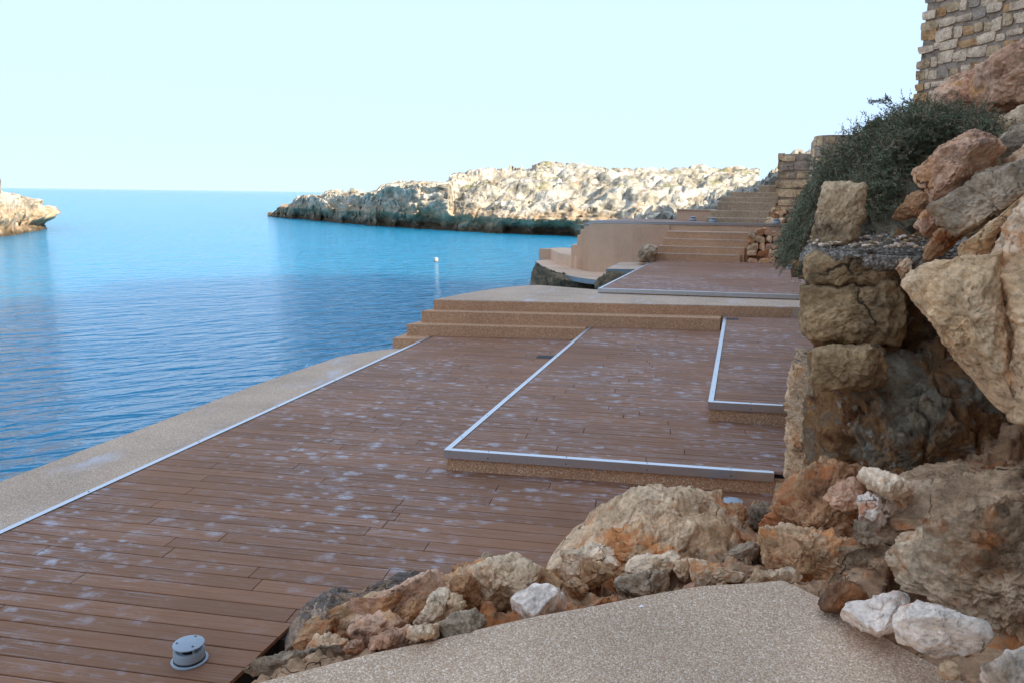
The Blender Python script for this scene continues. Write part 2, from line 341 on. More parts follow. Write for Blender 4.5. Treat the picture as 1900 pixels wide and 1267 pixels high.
def cliff_mat():
    k = NT('cliff_conglomerate'); wv = k.n('TexNoise', {'Vector': k.pos, 'Scale': 3.0, 'Detail': 6, 'Roughness': 0.65}).outputs['Color']
    p = k.vadd(k.pos, k.vscale(wv, 0.3))
    col = k.ramp(k.noise(p, 1.9, 9, 0.68), [(0.34, (0.075, 0.036, 0.02)), (0.42, (0.24, 0.1, 0.042)), (0.48, (0.42, 0.21, 0.08)), (0.53, (0.27, 0.17, 0.1)), (0.58, (0.34, 0.27, 0.18)), (0.68, (0.58, 0.45, 0.29))])
    col = k.mix(0.85, col, k.ramp(k.noise(p, 8, 9, 0.75), [(0.32, 0.3), (0.46, 0.85), (0.58, 1.15), (0.72, 1.6)]), 'MULTIPLY')
    cell = k.n('TexVoronoi', {'Vector': p, 'Scale': 19.0}, feature='F1'); cc = k.n('SeparateColor', {0: cell.outputs['Color']}).outputs[0]
    clast = k.math('MULTIPLY', k.step(cc, 0.66, 0.7), k.math('SUBTRACT', 1.0, k.step(cell.outputs['Distance'], 0.2, 0.5)))
    clast = k.math('MULTIPLY', clast, k.step(k.noise(k.pos, 1.6, 3), 0.44, 0.56))
    col = k.mix(k.math('MULTIPLY', clast, 0.7), col, k.ramp(k.n('SeparateColor', {0: cell.outputs['Color']}).outputs[1], [(0.0, (0.5, 0.4, 0.27)), (0.4, (0.3, 0.09, 0.04)), (0.6, (0.36, 0.33, 0.29)), (0.85, (0.6, 0.55, 0.46))], 'CONSTANT'))
    gm = k.step(k.noise(k.vadd(p, (4, 2, 9)), 2.3, 9, 0.72), 0.66, 0.76); col = k.mix(k.math('MULTIPLY', gm, 0.55), col, (0.16, 0.16, 0.08))
    sp = k.step(k.noise(k.pos, 60, 3, 0.7), 0.64, 0.72); col = k.mix(k.math('MULTIPLY', sp, 0.5), col, (0.6, 0.54, 0.45))
    k.bs(Base_Color=col, Roughness=0.92, Specular_IOR_Level=0.2)
    h = k.math('ADD', k.noise(p, 7, 12, 0.74), k.math('MULTIPLY', clast, 0.3))
    k.bs(Normal=k.bump(k.noise(k.pos, 45, 6, 0.72), 0.7, 0.008, k.bump(h, 1.0, 0.05))); return k.m
M['r_cliff'] = cliff_mat()
M['r_earth'] = rock_mat('bank_earth', (0.2, 0.14, 0.1), (0.14, 0.085, 0.058), (0.08, 0.045, 0.03), rust=(0.22, 0.085, 0.03), rust_t=0.58, lich_t=0.7, seed=12, crack=6)
M['r_bank'] = rock_mat('bank_bedrock', (0.5, 0.38, 0.26), (0.3, 0.2, 0.125), (0.14, 0.085, 0.05), rust=(0.26, 0.11, 0.04), rust_t=0.53, lich=(0.22, 0.19, 0.16), lich_t=0.6, seed=12.5, crack=4, strata=0.4)
M['r_out'] = rock_mat('outcrop_rock', (0.7, 0.58, 0.42), (0.5, 0.36, 0.22), (0.22, 0.13, 0.075), rust=(0.33, 0.15, 0.055), rust_t=0.5, lich=(0.28, 0.25, 0.21), lich_t=0.62, seed=17.5, crack=3, strata=0.5, pit=0.7)
M['r_slope'] = rock_mat('cliff_slope', (0.64, 0.54, 0.4), (0.4, 0.3, 0.2), (0.13, 0.085, 0.052), rust=(0.24, 0.1, 0.036), rust_t=0.52, lich=(0.12, 0.115, 0.09), lich_t=0.64, green=0.02, seed=16.5, crack=2.5, strata=0.8, pit=0.8, bumpd=0.05)
M['r_sea'] = rock_mat('shore_rock', (0.2, 0.18, 0.13), (0.11, 0.1, 0.07), (0.04, 0.038, 0.03), rust_t=0.72, seed=13, crack=3)
M['mortar'] = rock_mat('mortar', (0.34, 0.3, 0.26), (0.27, 0.24, 0.2), (0.17, 0.15, 0.13), rust_t=0.75, lich_t=0.72, seed=14, crack=0.7, bumpd=0.015, sc_=2)
for i, c in enumerate([((0.66, 0.58, 0.46), (0.54, 0.46, 0.36), (0.32, 0.27, 0.2)), ((0.5, 0.42, 0.3), (0.4, 0.32, 0.21), (0.22, 0.16, 0.1)), ((0.36, 0.33, 0.29), (0.28, 0.25, 0.21), (0.16, 0.14, 0.12)), ((0.48, 0.34, 0.2), (0.38, 0.24, 0.12), (0.2, 0.11, 0.06))]):
    M['stone%d' % i] = rock_mat('wall_stone_%d' % i, *c, rust_t=0.68, lich_t=0.7, seed=15 + i, crack=1.0, sc_=2.0, bumpd=0.03)

def coast_mat():
    k = NT('coast_limestone'); p = k.vadd(k.pos, k.vscale(k.n('TexNoise', {'Vector': k.pos, 'Scale': 0.5, 'Detail': 4}).outputs['Color'], 1.0))
    n1 = k.noise(p, 0.42, 9, 0.66)
    col = k.ramp(n1, [(0.32, (0.17, 0.145, 0.11)), (0.45, (0.34, 0.295, 0.22)), (0.6, (0.57, 0.51, 0.41))])
    col = k.mix(0.8, col, k.ramp(k.noise(p, 2.1, 9, 0.72), [(0.34, 0.25), (0.46, 0.8), (0.56, 1.05), (0.68, 1.3)]), 'MULTIPLY')
    om = k.step(k.noise(k.vadd(p, (3, 8, 1)), 0.3, 7, 0.65), 0.55, 0.68)
    om = k.math('MAXIMUM', om, k.math('MULTIPLY', k.math('SUBTRACT', 1.0, k.step(k.n('SeparateXYZ', {0: k.pos}).outputs[2], 0.3, 1.6)), 0.8))
    col = k.mix(k.math('MULTIPLY', om, 0.6), col, (0.4, 0.23, 0.1))
    lm = k.step(k.noise(k.vadd(p, (7, 1, 4)), 0.8, 9, 0.74), 0.55, 0.64)
    col = k.mix(k.math('MULTIPLY', lm, 0.75), col, (0.12, 0.11, 0.09))
    up = k.n('SeparateXYZ', {0: k.nrm}).outputs[2]; z = k.n('SeparateXYZ', {0: k.pos}).outputs[2]
    gm = k.math('MULTIPLY', k.step(up, 0.55, 0.85), k.step(k.noise(p, 0.35, 7, 0.7), 0.53, 0.62))
    gm = k.math('MULTIPLY', gm, k.step(z, 2.2, 3.2))
    col = k.mix(k.math('MULTIPLY', gm, 0.75), col, k.mix(k.noise(p, 2.5, 4), (0.1, 0.12, 0.03), (0.24, 0.21, 0.08)))
    zz = k.math('ADD', z, k.math('MULTIPLY', k.noise(p, 0.9, 5), 0.9))
    col = k.mix(k.math('MULTIPLY', k.math('SUBTRACT', 1.0, k.step(zz, -0.45, 0.25)), 0.88), col, (0.045, 0.033, 0.02))
    k.bs(Base_Color=col, Roughness=0.95, Specular_IOR_Level=0.2)
    h = k.math('ADD', k.noise(p, 1.3, 12, 0.72), k.math('MULTIPLY', k.vor(p, 1.6, 'F1'), 0.5))
    k.bs(Normal=k.bump(h, 1.0, 0.16)); return k.m
M['coast'] = coast_mat()

def water_mat():
    k = NT('sea_water'); q = k.mapping(k.pos, rot=(0, 0, -math.radians(50)))
    a = k.noise(k.mapping(q, scale=(0.85, 2.3, 1)), 1.0, 3, 0.5, 0.5)
    b = k.noise(k.mapping(q, rot=(0, 0, -0.7), scale=(1.7, 4.2, 1)), 1.0, 3, 0.55, 0.4)
    c = k.noise(k.mapping(q, scale=(0.2, 0.5, 1)), 1.0, 3, 0.5)
    h = k.math('ADD', k.math('ADD', k.math('MULTIPLY', a, 0.38), k.math('MULTIPLY', b, 0.17)), k.math('MULTIPLY', c, 0.2))
    k.bs(Base_Color=(0.015, 0.25, 0.43), Roughness=0.1, IOR=1.33, Specular_IOR_Level=0.5, Subsurface_Weight=1.0, Subsurface_Radius=(18.0, 22.0, 24.0), Subsurface_Scale=1.0)
    k.b.subsurface_method = 'BURLEY'
    k.bs(Normal=k.bump(h, 0.85, 1.0)); return k.m
M['water'] = water_mat()

# ------------------------------------------------------------------ sea and coast
SEA = -0.95
L0, L1, L2, L3, L4, L5 = 0.0, 0.19, 0.385, 0.56, 0.65, 1.66     # deck and landing levels
n = 96
V = [(0, 30, SEA)]; Fq = []
for r in (60, 400, 3000, 30000):
    for i in range(n):
        a = 2 * math.pi * i / n; V.append((r * math.cos(a), 30 + r * math.sin(a), SEA))
for i in range(n): Fq.append((0, 1 + i, 1 + (i + 1) % n))
for j in range(3):
    for i in range(n):
        Fq.append((1 + j * n + i, 1 + (j + 1) * n + i, 1 + (j + 1) * n + (i + 1) % n, 1 + j * n + (i + 1) % n))
tag(mesh_obj('sea_water', V, Fq, M['water']), kind='structure')

def interp_rows(A, nu):
    A = np.asarray(A, float); t = np.linspace(0, len(A) - 1, nu); i = np.clip(t.astype(int), 0, len(A) - 2); f = (t - i)
    f = f.reshape((-1,) + (1,) * (A.ndim - 1)); return A[i] * (1 - f) + A[i + 1] * f
def coast(name, base, inland, prof, nu, nv, mat, amp=0.6, lump=1.6, under=1.0, seed=3):
    """rocky shore: base plan points, inland direction and (setback, height) profile at each"""
    B = interp_rows(base, nu); D = interp_rows(inland, nu); D /= np.linalg.norm(D, axis=1)[:, None]
    Pf = interp_rows(prof, nu)                       # nu x k x 2
    k = Pf.shape[1]; seg = np.linspace(0, k - 1, nv); i = np.clip(seg.astype(int), 0, k - 2); f = (seg - i)[None, :, None]
    G = Pf[:, i] * (1 - f) + Pf[:, i + 1] * f        # nu x nv x 2
    X = B[:, None, 0] + D[:, None, 0] * G[:, :, 0]; Y = B[:, None, 1] + D[:, None, 1] * G[:, :, 0]; Z = G[:, :, 1]
    P = np.stack([X, Y, Z], 2).reshape(-1, 3)
    z = P[:, 2]; fade = np.clip((z - SEA + 0.9) / 0.8, 0.25, 1)
    Dn = np.repeat(D, nv, 0)
    f1, f2 = worley(P / lump + fbm(P * 0.6, seed, 3)[:, None] * 0.3, seed)
    g1, g2 = worley(P / (lump * 0.38) + 5, seed + 5)
    v1, e1_ = facet(P / lump * np.array([1, 1, 2.2]) + fbm(P * 0.6, seed, 3)[:, None] * 0.3, seed + 7); v2, e2_ = facet(P / (lump * 0.36), seed + 8)
    d = amp * 0.55 * (0.75 - f1) + amp * 0.9 * v1 + amp * 0.34 * v2 + amp * 0.18 * (0.6 - g1) + amp * 0.8 * fbm(P * 0.5, seed + 9, 5, 0.55) + amp * 0.3 * ridged(P * np.array([0.4, 0.4, 2.6]), seed + 4, 4) + amp * 0.3 * np.sign(np.sin(P[:, 2] * 5.5 + 2.5 * fbm(P * 0.35, seed + 6, 3))) + amp * 0.75 * np.tanh(4 * np.sin(P[:, 2] * 2.3 + 2.2 * fbm(P * 0.18, seed + 16, 3)))
    cr = np.clip(1 - (f2 - f1) / 0.12, 0, 1) * amp * 0.5
    cr = cr + np.clip(1 - (g2 - g1) / 0.14, 0, 1) * amp * 0.45 * np.clip(0.4 + 1.5 * fbm(P * 0.4, seed + 11, 3), 0, 1)
    d = (d - cr) * fade
    slope = np.clip(G[:, :, 0].reshape(-1) / 6.0, 0, 1)
    P[:, 0] -= Dn[:, 0] * d * (1 - 0.75 * slope); P[:, 1] -= Dn[:, 1] * d * (1 - 0.75 * slope); P[:, 2] += d * (0.3 + 0.5 * slope)
    cave = np.clip(1 - np.abs(z - (SEA + 0.35)) / 1.0, 0, 1) * under * (0.5 + 0.9 * np.clip(fbm(P * np.array([0.35, 0.35, 0.1]), seed + 2, 3) + 0.3, 0, 1))
    P[:, 0] += Dn[:, 0] * cave; P[:, 1] += Dn[:, 1] * cave
    idx = np.arange(nu * nv).reshape(nu, nv)
    F = np.stack([idx[:-1, :-1], idx[1:, :-1], idx[1:, 1:], idx[:-1, 1:]], 2).reshape(-1, 4)
    return mesh_obj(name, P, F, mat, smooth=True)

# headland across the cove
shore = [(496, 403), (530, 406), (610, 413), (690, 420), (770, 426), (860, 431), (960, 437), (1070, 441), (1150, 446), (1260, 449), (1400, 450)]
lip = [(496, 396), (525, 384), (612, 372), (690, 366), (765, 372), (848, 362), (955, 375), (1062, 375), (1150, 378), (1260, 372), (1400, 362)]
top = [(500, 386), (540, 372), (618, 351), (700, 350), (770, 338), (846, 318), (955, 308), (1062, 303), (1150, 305), (1260, 307), (1400, 312)]
topx = [(496, 396), (515, 384), (546, 373), (556, 363), (575, 360), (612, 351), (660, 352), (702, 351), (714, 343), (760, 339), (832, 336), (842, 321), (862, 318), (905, 309), (955, 308), (1000, 305), (1085, 303), (1170, 306), (1250, 307), (1320, 308), (1400, 313)]
xs = [t[0] for t in topx]; ip = lambda A, x: float(np.interp(x, [q[0] for q in A], [q[1] for q in A]))
shore = [(x, ip(shore, x)) for x in xs]
lip = [(x, t - 2 + (10 if x < 600 else 12) if x < 838 else ip([(842, 352), (905, 362), (955, 372), (1062, 372), (1150, 376), (1260, 370), (1400, 360)], x)) for x, t in topx]
top = topx
setb = [(0.9, 3 + (x - 496) * 0.012) if x < 600 else ((1.2, 7.0) if x < 838 else (4.0, 10 + min(8, (x - 838) * 0.07))) for x in xs]
base, inl, prof = [], [], []
for s, l, t, (s1, s2) in zip(shore, lip, top, setb):
    b = at_z(s[0], s[1], SEA); d = b[:2] / np.linalg.norm(b[:2])
    zl = at_y(l[0], l[1], b[1] + s1 * d[1])[2]; zt = at_y(t[0], t[1], b[1] + s2 * d[1])[2] - 0.35
    zl = min(zl, zt)
    base.append(b[:2]); inl.append(d)
    prof.append([(-0.3, SEA - 0.8), (0.0, SEA), (s1 * 0.35, SEA + 0.55 * (zl - SEA)), (s1, zl), (0.5 * (s1 + s2), zl + 0.62 * (zt - zl)), (s2, zt), (s2 * 1.6 + 3, zt - 0.5), (s2 * 2 + 9, SEA - 1)])
# close the seaward tip behind itself
tip = base[0] + np.array([-1.5, 7.0]); base.insert(0, tip); inl.insert(0, np.array([0.5, 0.3])); prof.insert(0, [(a * 0.5, SEA + (z - SEA) * 0.5) for a, z in prof[0]])
tag(coast('headland', base, inl, prof, 640, 170, M['coast'], amp=0.38, lump=3.2, under=2.0, seed=3), kind='structure')

# shore on the other side of the cove, running back past the camera
T = at_z(62, 431, SEA)[:2]; q1 = at_z(28, 438, SEA)[:2]; q2 = at_z(0, 441, SEA)[:2]
base = [T + (-14, 12), T + (-3, 5), T, q1, q2, q2 + (3, -8), q2 + (6, -18), q2 + (7, -34), q2 + (8, -60)]
inl = [(-0.6, -0.6), (-1, -0.6), (-1, -0.1), (-0.95, 0.35), (-0.9, 0.4), (-1, 0.2), (-1, 0), (-1, 0), (-1, 0)]
ht = [1.6, 1.6, 2.3, 3.3, 3.7, 4.6, 6.0, 8.0, 9.0]
prof = [[(0.0, SEA - 0.8), (0.0, SEA), (0.9, SEA + 0.5 * (h - SEA)), (2.2, h - 0.35), (6, h), (14, h + 0.2), (24, h - 1), (30, SEA - 1)] for h in ht]
prof[0] = [(a * 0.3, z) for a, z in prof[0]]; prof[1] = [(a * 0.4, z) for a, z in prof[1]]
tag(coast('cove_shore', base, inl, prof, 420, 100, M['coast'], amp=0.36, lump=2.6, under=0.6, seed=8), kind='structure')

# rocky slope behind the upper landing
base = [(-3.6, 25.6), (-1.6, 25.9), (0.2, 26.8), (1.4, 27.6), (4, 28)]
inl = [(-0.1, 1), (-0.05, 1), (0, 1), (0.05, 1), (0.2, 1)]
prof = [[(-0.5, -1.5), (0, 0.5), (0.8, h * 0.55 + 0.5), (2.0, h), (5, h + 0.3), (12, h2), (22, -1.5)] for h, h2 in ((1.0, 0.5), (1.8, 1.5), (2.5, 2.3), (3.3, 3.4), (3.8, 4.2))]
tag(coast('rocky_slope', base, inl, prof, 240, 110, M['coast'], amp=0.3, lump=0.9, under=0.0, seed=12), kind='structure')

# ------------------------------------------------------------------ pavings, steps and landings
W = -0.17
walk_out = [at_z(*q, W)[:2] for q in ((0, 892), (75, 864), (149, 835.6), (266, 793), (352, 760), (400, 741), (484, 709.5), (575, 679), (629, 661), (655, 656), (701, 649.5), (728, 646))]
poly = [(-5.85, -4.0), (-4.5, -4.0), (-4.55, 0), (-4.78, 4), (-4.88, 12.4), (-5.3, 12.5)] + [tuple(p) for p in walk_out[::-1]]
poly.append((-6.1, 2.0))
tag(prism('sea_walkway', poly, -1.8, W, M['agg_walk'], bev=0.012), kind='structure')

landing_poly = [(-5.13, 12.63), (-4.93, 13.6), (-4.72, 14.3), (-4.45, 14.95), (-4.2, 15.33), (-3.98, 15.5), (-3.6, 15.42), (-2.62, 15.15), (-2.45, 21.3), (-2.2, 23.0), (3.2, 23.6), (3.2, 14.56), (1.04, 14.06)]
landing = prism('landing', landing_poly, -1.7, L3, M['agg_walk'], bev=0.01); tag(landing, kind='structure')
steps = empty('concrete_steps', (-5.3, 12.0, W)); tag(steps, 'three broad tan aggregate steps rising from the sea walkway beside the main deck', 'steps')
def prism_step(poly, z0, z1, parent, name='step', mat=None): return prism(name, poly, z0, z1, mat or M['agg'], parent, bev=0.008)
s1l = at_z(728, 627, 0)[:2]
prism_step([tuple(s1l), (-4.99, s1l[1] + 0.13), (-4.99, 12.4), (-5.5, 12.4)], -1.75, L0 - 0.004, steps)
prism_step([(-5.41, 12.09), (-2.46, 12.76), (-2.46, 13.35), (-5.3, 12.6)], -1.72, L1, steps)
prism_step([(-5.26, 12.37), (-0.285, 13.40), (-0.285, 13.9), (-5.15, 12.8)], -1.68, L2, steps)
# front riser of the landing, faced in the same aggregate
u13 = np.array([math.cos(0.2296), math.sin(0.2296)])
fr0 = np.array([-5.13, 12.63]); fr1 = fr0 + u13 * 8.4
prism_step([tuple(fr0 + (-0.004, -0.012)), tuple(fr1 + (0, -0.012)), tuple(fr1 + (-0.05, 0.03)), tuple(fr0 + (0, 0.03))], -1.6, L3 - 0.012, steps, 'riser')

tag(prism('rock_shelf', [(0.3, 5.6), (4.5, 5.0), (6.5, 16), (6.5, 26), (3.3, 25), (3.25, 14.6), (1.0, 13.9), (0.55, 8)], -1.6, 0.12, M['r_bank']), kind='structure')

# foreground path (the camera stands on it)
def path_z(x): return 0.75 + 0.06 * min(0.0, x)
pe = [(360, 1267), (420, 1248), (500, 1227), (600, 1208), (700, 1190), (800, 1170), (900, 1152), (1000, 1137), (1100, 1120), (1200, 1107), (1300, 1097), (1400, 1089), (1452, 1086), (1520, 1120), (1600, 1168), (1680, 1217), (1760, 1262)]
pp = [at_z(*q, 0.72)[:2] for q in pe]
pp = [(float(p[0]), float(p[1] + 0.012 * math.sin(i * 2.1))) for i, p in enumerate(pp)]
pp = pp + [(1.5, 1.9), (1.7, -3), (-2.6, -3), (-2.2, 0.9)]
tag(prism('foreground_path', pp, -0.3, [path_z(p[0]) for p in pp], M['agg_path'], bev=0.012), kind='structure')

# ------------------------------------------------------------------ decks of separate boards
CA, SA = math.cos(PLANK_A), math.sin(PLANK_A)
def plank_mesh(name, s0, wd, tL0, tL1, tR0, tR1, z, parent):
    """one board: across s0..s0+wd, ends cut at tL (near/far) and tR, middle groove"""
    prof = [(0, -0.022), (0, -0.003), (0.003, 0), (wd * 0.493, 0), (wd * 0.5, -0.0014), (wd * 0.507, 0), (wd - 0.003, 0), (wd, -0.003), (wd, -0.022)]
    off = parent_world(parent); V = []
    for end in (0, 1):
        for ds, dz in prof:
            fct = ds / wd; t = (tL0 * (1 - fct) + tL1 * fct) if end == 0 else (tR0 * (1 - fct) + tR1 * fct)
            s = s0 + ds; V.append((t * CA - s * SA - off.x, t * SA + s * CA - off.y, z + dz - off.z))
    k = len(prof); F = [(i, i + k, i + k + 1, i + 1) for i in range(k - 1)]
    F.append(tuple(range(k))); F.append(tuple(range(2 * k - 1, k - 1, -1)))
    me = bpy.data.meshes.new(name); me.from_pydata(V, [], [f[::-1] for f in F]); me.materials.append(M['plank'])
    return link(bpy.data.objects.new(name, me), parent)
PITCH = 0.146
def lay(parent, s_from, s_to, xl, xr, z, seed, lmin=1.5, lmax=2.6):
    """rows of boards between the plan limits xl(y), xr(y)"""
    r = random.Random(seed); s = s_from; i = 0
    while s < s_to - 0.02:
        wd = PITCH - 0.0075; wd = min(wd, s_to - s)
        def tb(fn, ss):
            y = ss
            for _ in range(3):
                x = fn(y); t = (x + ss * SA) / CA; y = t * SA + ss * CA
            return t
        a0, a1 = tb(xl, s), tb(xl, s + wd); b0, b1 = tb(xr, s), tb(xr, s + wd)
        cuts = []; t = min(a0, a1) + r.uniform(0.35, 1.0) * lmax * (0.5 if i % 2 else 1.0)
        while t < max(b0, b1) - 0.35:
            cuts.append(t); t += r.uniform(lmin, lmax)
        ends = [(a0, a1)] + [(c, c) for c in cuts] + [(b0, b1)]
        for (e0, e1), (g0, g1), fst in zip(ends[:-1], ends[1:], range(99)):
            gl = 0.0 if fst == 0 else 0.003; gr = 0.003
            plank_mesh('plank', s, wd, e0 + gl, e1 + gl, g0 - gr, g1 - gr, z - r.uniform(0, 0.0012), parent)
        s += PITCH; i += 1
def s_of(x, y): return -x * SA + y * CA
def screws(parent, p0, p1, nrm, step=0.55, r=0.006):
    p0, p1, nrm = Vector(p0), Vector(p1), Vector(nrm); L = (p1 - p0).length; k = max(1, int(L / step))
    q = nrm.to_track_quat('Z', 'Y').to_matrix()
    V, F = lathe([(0.0005, 0.0016), (r * 0.8, 0.0016), (r, 0.0)], 8)
    me = bpy.data.meshes.new('screw'); me.from_pydata([tuple(q @ Vector(v)) for v in V], [], F); me.materials.append(M['screw'])
    for i in range(k):
        o = bpy.data.objects.new('screw', me); o.location = p0 + (p1 - p0) * ((i + 0.5) / k) + nrm * 0.001 - parent_world(parent); link(o, parent)

# main deck
deck = empty('main_deck', (-3.6, 7.0, 0)); tag(deck, kind='structure')
xl_main = lambda y: -4.855 - 0.011 * (y - 3.9)
xr_main = lambda y: -2.29 if y < 3.46 else (0.9 if y < 5.98 else -2.40)
prism('deck_bed', [(-4.83, -1), (-2.32, -1), (-2.32, 3.4), (0.9, 3.4), (0.9, 6.3), (-2.35, 6.4), (-2.35, 12.75), (-4.9, 12.4)], -0.4, -0.03, M['sub'], deck)
s_mid = s_of(-3.5, 0.9) + math.ceil((s_of(-2.29, 3.46) - s_of(-3.5, 0.9)) / PITCH) * PITCH
lay(deck, s_of(-3.5, 0.9), s_mid, xl_main, lambda y: -2.29, L0, 1)
k2 = math.ceil((s_of(-2.4, 6.06) - s_mid) / PITCH)
lay(deck, s_mid, s_mid + k2 * PITCH, xl_main, lambda y: 0.75, L0, 2)
lay(deck, s_mid + k2 * PITCH, s_of(-4.9, 12.85), xl_main, lambda y: -2.36, L0, 3)
edge0 = (-4.855 + 0.011 * 3.9 - 0.05, -1.0, 0); a = Vector((-4.811, 0, 0)); b = Vector((-4.951, 12.16, 0))
bar('edge_trim', a + Vector((-0.052, 0, 0.0025)), b + Vector((-0.052, 0, 0.0025)), (0.05, 0, 0), (0, 0, 0.004), M['steel'], deck)
bar('edge_trim', a + Vector((-0.054, 0, -0.12)), b + Vector((-0.054, 0, -0.12)), (0.004, 0, 0), (0, 0, 0.126), M['steel'], deck)
screws(deck, a + Vector((-0.027, 0, 0.0066)), b + Vector((-0.027, 0, 0.0066)), (0, 0, 1), 1.25, 0.008)
def grate(parent, px, py, z, w_, d_):
    p = at_z(px, py, z); g = prism('floor_grate', [(p[0] - w_ / 2, p[1] - d_ / 2 - 0.02), (p[0] + w_ / 2, p[1] - d_ / 2 + 0.02), (p[0] + w_ / 2, p[1] + d_ / 2 + 0.02), (p[0] - w_ / 2, p[1] + d_ / 2 - 0.02)], z - 0.01, z + 0.004, M['grate'], parent)
    for i in range(9):
        x = p[0] - w_ / 2 + w_ * (i + 0.5) / 9; sx = 0.04 * ((i + 0.5) / 9 - 0.5)
        bar('grate_bar', (x - w_ * 0.03, p[1] - d_ * 0.42 + sx, z + 0.0035), (x - w_ * 0.03, p[1] + d_ * 0.42 + sx, z + 0.0035), (w_ * 0.06, 0, 0), (0, 0, 0.004), M['black'], g, 0)
grate(deck, 1012, 662, L0, 0.24, 0.2)

def platform(name, corner, x_end, back_y, z, z_under, setback_right, label, xr, seed, xl_top):
    """raised deck: concrete plinth, boards, steel angle along the left and front edges"""
    cx, cy = corner; t = empty(name, (cx, cy, z_under)); tag(t, kind='structure')
    u = Vector((CA, SA, 0)); nn = Vector((-SA, CA, 0)); L = x_end - cx; L = L / CA
    xlf = lambda y: cx + (xl_top - cx) * (y - cy) / (back_y - cy)
    e = Vector((cx, cy, 0)) + u * L
    prism('plinth', [(cx + 0.012, cy + 0.03), (e.x + 0.12, e.y + 0.05), (e.x + 0.12, back_y + 0.3), (xl_top + 0.012, back_y)], z_under - 0.06, z - 0.06, M['agg'], t, 0.006)
    prism('deck_bed', [(cx + 0.05, cy + 0.07), (e.x + 0.1, e.y + 0.08), (e.x + 0.1, back_y + 0.35), (xl_top + 0.05, back_y)], z - 0.059, z - 0.03, M['sub'], t)
    s0 = s_of(cx, cy) + 0.052
    lay(t, s0, s_of(cx, back_y) + 0.1, lambda y: xlf(y) + 0.054, xr, z, seed)
    c0 = Vector((cx, cy, z)); c1 = Vector((xl_top, back_y, z)); e0 = Vector((e.x, e.y, z))
    lv = (c1 - c0).normalized(); lw = Vector((lv.y, -lv.x, 0))
    bar('edge_trim', c0 + Vector((0, 0, 0.001)), c1 + Vector((0, 0, 0.001)), lw * 0.05, (0, 0, 0.004), M['steel'], t)
    bar('edge_trim', c0 - lw * 0.004 + Vector((0, 0, -0.072)), c1 - lw * 0.004 + Vector((0, 0, -0.072)), lw * 0.004, (0, 0, 0.076), M['steel'], t)
    f0 = c0 + lv * 0.0 + u * 0.052
    bar('front_trim', f0 + Vector((0, 0, 0.001)), e0 + Vector((0, 0, 0.001)), nn * 0.05, (0, 0, 0.004), M['steel'], t)
    bar('front_trim', c0 + u * 0.03 - nn * 0.004 + Vector((0, 0, -0.072)), e0 - nn * 0.004 + Vector((0, 0, -0.072)), nn * 0.004, (0, 0, 0.076), M['steel'], t)
    bar('corner_plate', c0 - nn * 0.0065 - u * 0.004 + Vector((0, 0, -0.074)), c0 - nn * 0.0065 + u * 0.045 + Vector((0, 0, -0.074)), nn * 0.002, (0, 0, 0.078), M['steel'], t, 0)
    screws(t, c0 + lw * 0.025 + Vector((0, 0, 0.005)), c1 + lw * 0.025 + Vector((0, 0, 0.005)), (0, 0, 1), 0.75)
    screws(t, f0 + nn * 0.03 + Vector((0, 0, 0.005)), e0 + nn * 0.03 + Vector((0, 0, 0.005)), (0, 0, 1), 0.62)
    screws(t, f0 - nn * 0.004 + Vector((0, 0, -0.045)), e0 - nn * 0.004 + Vector((0, 0, -0.045)), -nn, 0.62)
    kbr = max(2, int(L / 0.7))
    for i in range(kbr):
        p = c0 + u * (L * (i + 0.45) / kbr)
        bar('bracket', p + nn * 0.004 + Vector((0, 0, -0.082)), p + u * 0.045 + nn * 0.004 + Vector((0, 0, -0.082)), nn * 0.03, (0, 0, 0.012), M['fascia'], t, 0)
    return t
platform('raised_deck', (-2.385, 6.09), 0.36, 13.02, L1, L0, 0, '', lambda y: 0.5 if y < 7.72 else -0.2, 11, -2.42)
pu = platform('upper_deck', (-0.233, 7.77), 1.25, 13.66, L2, L1, 0, '', lambda y: 1.37, 12, -0.24)
grate(pu, 1358, 592, L2, 0.22, 0.16)
platform('landing_deck', (-2.59, 14.62), 2.6, 22.9, L4, L3, 0, '', lambda y: 2.6, 13, -2.28)

# ------------------------------------------------------------------ far landing, stairs, curved terraces
up_u = Vector((1, 0.13, 0)).normalized()
f5a = at_z(1093, 410, L5); f5b = at_z(1453, 416, L5)
stairs = empty('aggregate_stairs', (-1.2, 21.6, L4)); tag(stairs, 'flight of tan aggregate stairs with pale nosings up to the far landing deck', 'stairs')
sl0 = Vector(at_z(1214, 483, L4)); sr0 = Vector(at_z(1372.6, 487.4, L4)); sl0.z = sr0.z = 0
rise = (L5 - 0.04 - L4) / 5
for i in range(4):
    dl = Vector((0.085 * i, 0.17 * i, 0)); dr = Vector((0.1 * i, 0.17 * i, 0)); a = sl0 + dl; b = sr0 + dr
    bk = Vector((0, 1.1 - 0.17 * i + 0.2, 0))
    zt = L4 + rise * (i + 1)
    st = prism('step', [(a.x, a.y), (b.x, b.y), (b.x + bk.x + 0.3, b.y + bk.y), (a.x, a.y + bk.y)], L4 - 0.05 + 0.002 * i, zt, M['agg'], stairs, 0.01)
    bar('nosing', a + Vector((0, -0.004, zt - 0.022)), b + Vector((0, -0.004, zt - 0.022)), (0, 0.2, 0), (0, 0, 0.024), M['agg_walk'], st, 0.003)
fl = empty('far_deck', (f5a[0], f5a[1], L4)); tag(fl, kind='structure')
A5, B5 = Vector(f5a), Vector(f5b); d5 = (B5 - A5).normalized(); C5 = B5 + d5 * 2.2; n5 = Vector((-d5.y, d5.x, 0))
prism('plinth', [(A5.x + 0.02, A5.y + 0.03), (C5.x, C5.y + 0.03), (C5.x, C5.y + 3.2), (A5.x + 1.6, A5.y + 3.2)], -1.6, L5 - 0.075, M['render'], fl, 0.01)
